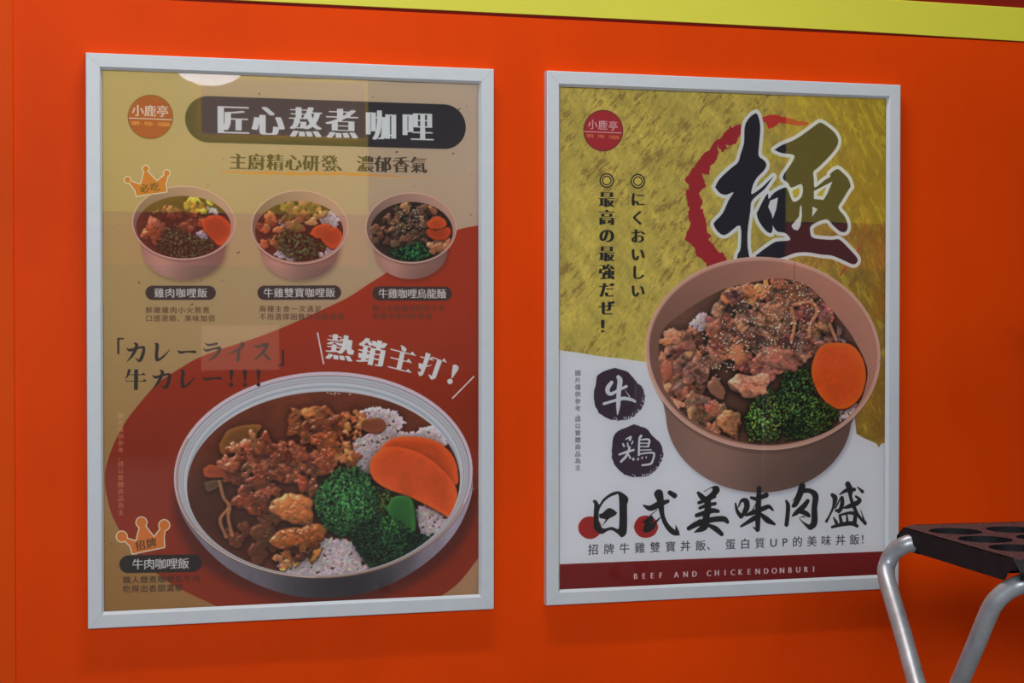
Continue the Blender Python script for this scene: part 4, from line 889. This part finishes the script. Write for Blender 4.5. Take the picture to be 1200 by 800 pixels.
for p in seat_me.polygons:
    if p.center.z < seat_z - .0005 or abs(p.normal.z) < .5: p.material_index = 1
# rim: long sides straight down, cut corners slope outwards and stop above the tube
V = []; F = []; tk = .0035
def quad3(P, nrm):                               # a thick plate from four corner points
    b0 = len(V)
    for p in P: V.append(W3(*p))
    for p in P: V.append(W3(p[0] - nrm[0] * tk, p[1] - nrm[1] * tk, p[2] - (tk if bool(nrm[0]) == bool(nrm[1]) else 0)))
    m_ = len(P); F.append(tuple(b0 + i for i in range(m_))); F.append(tuple(b0 + m_ + i for i in reversed(range(m_))))
    for i in range(m_): j = (i + 1) % m_; F.append((b0 + i, b0 + j, b0 + m_ + j, b0 + m_ + i))
zb = seat_z - SK; zm = seat_z - TH
sm = CUT * .7
AN, AF = .056, .046                              # arches at both ends of the long sides, where the tubes come out
for b_, nb in ((0, -1), (LB, 1)): quad3([(CUT, b_, seat_z), (LA - CUT, b_, seat_z), (LA - CUT + sm * .4, b_, zm), (LA - AF + .016, b_, zm - .001), (LA - AF + .006, b_, zm - .006), (LA - AF, b_, zb), (AN + .016, b_, zb), (AN + .006, b_, zb + .006), (AN, b_, zm - .006), (AN - .012, b_, zm - .001), (CUT - sm * .4, b_, zm)], (0, nb))
for a_, na in ((0, -1), (LA, 1)): quad3([(a_, CUT, seat_z), (a_, LB - CUT, seat_z), (a_, LB - CUT + sm, zm), (a_, LB - CUT + .004, zb), (a_, CUT - .004, zb), (a_, CUT - sm, zm)], (na, 0))
e_ = .3
for (ca, cb, sa, sb) in ((0, 0, 1, 1), (LA, 0, -1, 1), (LA, LB, -1, -1), (0, LB, 1, -1)):
    c1, c2 = (ca + sa * CUT, cb), (ca, cb + sb * CUT); d1 = (ca + sa * CUT * e_, cb - sb * .0); d2 = (ca, cb + sb * CUT * e_)
    quad3([(*c1, seat_z), (*c2, seat_z), (*d2, zm), (*d1, zm)], (-sa * .7, -sb * .7))
    quad3([(*d1, zm), (*d2, zm), (d2[0], d2[1], zm - .004), (d1[0], d1[1], zm - .004)], (-sa * .7, -sb * .7))
for i_ in range(4):                              # ribs under the seat, between the rows of holes
    ra = H0A + (i_ - .5) * PT
    quad3([(ra, .012, seat_z - .004), (ra, LB - .012, seat_z - .004), (ra, LB - .012, zb + .004), (ra, .012, zb + .004)], (1, 0)) if .07 < ra < LA - .07 else None
for j_ in range(5):
    rb = H0B + (j_ - .5) * PT
    if .02 < rb < LB - .02: quad3([(.075, rb, seat_z - .004), (LA - .065, rb, seat_z - .004), (LA - .065, rb, zb + .004), (.075, rb, zb + .004)], (0, 1))
quad3([(.07, .010, zb + .008), (LA - .06, .010, zb + .008), (LA - .06, LB - .010, zb + .008), (.07, LB - .010, zb + .008)], (0, 0))  # dark underside sheet, added so the holes look shaded
link('seat_rim', mesh('seat_rim', V, F), M_RIM, st)
R_T = .0105
def leg_path(pix, foot_from):
    P = [inv(rel(*p)) for p in pix]
    P = [tuple(q) for q in catmull(np.array(P), 6)]
    return P
far = [(1062, 637, 1.712), (1048, 646, 1.72), (1040, 660, 1.722), (1038.5, 673.5, 1.715), (1044, 695.5, 1.695), (1056.4, 737, 1.65), (1073, 797, 1.59)]
near = [(1196, 684, 1.525), (1180, 692, 1.53), (1165, 706.5, 1.535), (1155.4, 725.8, 1.545), (1143, 756, 1.565), (1126.5, 794.6, 1.60)]
def frame_u(pix, name):
    P = leg_path(pix, 0); d = np.array(P[-1]) - np.array(P[-7]); d /= abs(d[2])
    foot = np.array(P[-1]) + d * (P[-1][2] - .016); P.append(tuple(foot))
    left = P; right = [(a, LB - b, z) for (a, b, z) in P]
    p0 = np.array(left[0]); left.insert(0, (p0[0] + .002, p0[1] + .036, p0[2] + .002)); right.insert(0, (p0[0] + .002, LB - p0[1] - .036, p0[2] + .002))
    root = empty(name); root.parent = st
    b0, b1 = sorted((p0[1] + .008, .075))
    for (q0, q1) in ((max(b0, .006), .06), (LB - .06, LB - max(b0, .006))):    # sockets the tubes are pushed into
        c8 = [W3(p0[0] + da, q, p0[2] + dz) for q in (q0, q1) for (da, dz) in ((-.016, -.011), (.016, -.011), (.016, .012), (-.016, .012))]
        link('socket', mesh('socket', c8, [(0, 1, 2, 3), (7, 6, 5, 4)] + [(i, (i + 1) % 4, (i + 1) % 4 + 4, i + 4) for i in range(4)]), M_RIM, root)
    for side in (left, right):
        link('leg', tube_mesh('leg', [W3(*p) for p in side], R_T), M_TUBE, root)
        f0 = side[-1]; dd = np.array(side[-1]) - np.array(side[-8]); dd /= np.linalg.norm(dd)
        link('foot_cap', tube_mesh('foot_cap', [W3(*(np.array(f0) - dd * .02)), W3(f0[0], f0[1], f0[2]), W3(f0[0], f0[1], .001)], R_T + .0025), M_RUB, root)
    return left, right
fl, fr_ = frame_u(far, 'rear_tube_frame'); nl, nr = frame_u(near, 'front_tube_frame')

# ------------------------------------------------------------------ the stall opposite (behind the camera, seen only mirrored in the acrylic)
OY = -5.5
op = empty('market_stall', (2.0, OY, 0)); tag(op, 'lit yellow and red market stall across the aisle, mirrored in the poster panes', 'stall')
M_OY = emissive('lit yellow signboard', (1.0, .80, .03), 2.1); M_OR = emissive('lit red signboard', (1.0, .10, .05), 1.0); M_OW = emissive('lit white menu', (1.0, .62, .45), 1.45)
M_DK = plain('stall post dark', (.05, .05, .06), .6)
def ob(name, x0, x1, z0, z1, m, d=.05, f=0.0, par=op): return box(name, (x0 - 2.0, -d - f, z0), (x1 - 2.0, -f, z1), m, par)
for (a, b) in ((.05, 1.52), (3.76, 4.62)):
    ob('yellow_signboard', a, b, 1.15, 1.95, M_OY); ob('red_signboard', a, b, .90, 1.14, M_OR)
ob('menu_board', .71, 1.50, 1.52, 1.78, M_OW, .02, -.03)
ob('menu_board', .71, 1.08, .40, .62, M_OW, .02, -.03)
for x in (-.4, 2.4, 4.9): ob('post', x, x + .09, 0, 2.3, M_DK)
ob('canopy_beam', -.4, 4.99, 2.3, 2.42, M_DK)
ob('counter', -.31, 4.9, 0, .38, plain('stall counter', (.12, .05, .03), .6))
lamp = empty('round_lamp', (.665, -4.6, 1.715)); tag(lamp, 'round white lamp hanging before the stall across the aisle', 'lamp')
Vv = []; Ff = []
for i in range(9):
    th = math.pi * i / 8
    for k in range(24): Vv.append((.145 * math.sin(th + .001) * math.cos(k * math.pi / 12), .145 * math.sin(th + .001) * math.sin(k * math.pi / 12), 0.08 * math.cos(th)))
for i in range(8):
    for k in range(24): Ff.append((i * 24 + k, i * 24 + (k + 1) % 24, (i + 1) * 24 + (k + 1) % 24, (i + 1) * 24 + k))
link('lamp_globe', mesh('lamp_globe', Vv, Ff, True), emissive('lamp glass', (.90, .87, 1.0), 14), lamp)
link('cord', tube_mesh('cord', [(0, 0, .07), (0, 0, .9)], .004, 8), M_DK, lamp)

# a dark table beside the stool, out of the frame to the right: added, unseen, to keep light off the lower wall
tb = empty('light_blocker', (1.83, -.98, 0)); tag(tb, 'dark square table added outside the frame to shade the lower wall', 'light_blocker')
box('blocker_top', (-.47, -.44, .715), (.47, .44, .745), M_DK, tb, .004)
box('blocker_apron', (-.44, -.41, .655), (.44, .41, .715), M_DK, tb)
for x in (-.42, .42):
    for y in (-.39, .39): link('leg', tube_mesh('leg', [(x, y, 0), (x, y, .66)], .016), M_TUBE, tb)
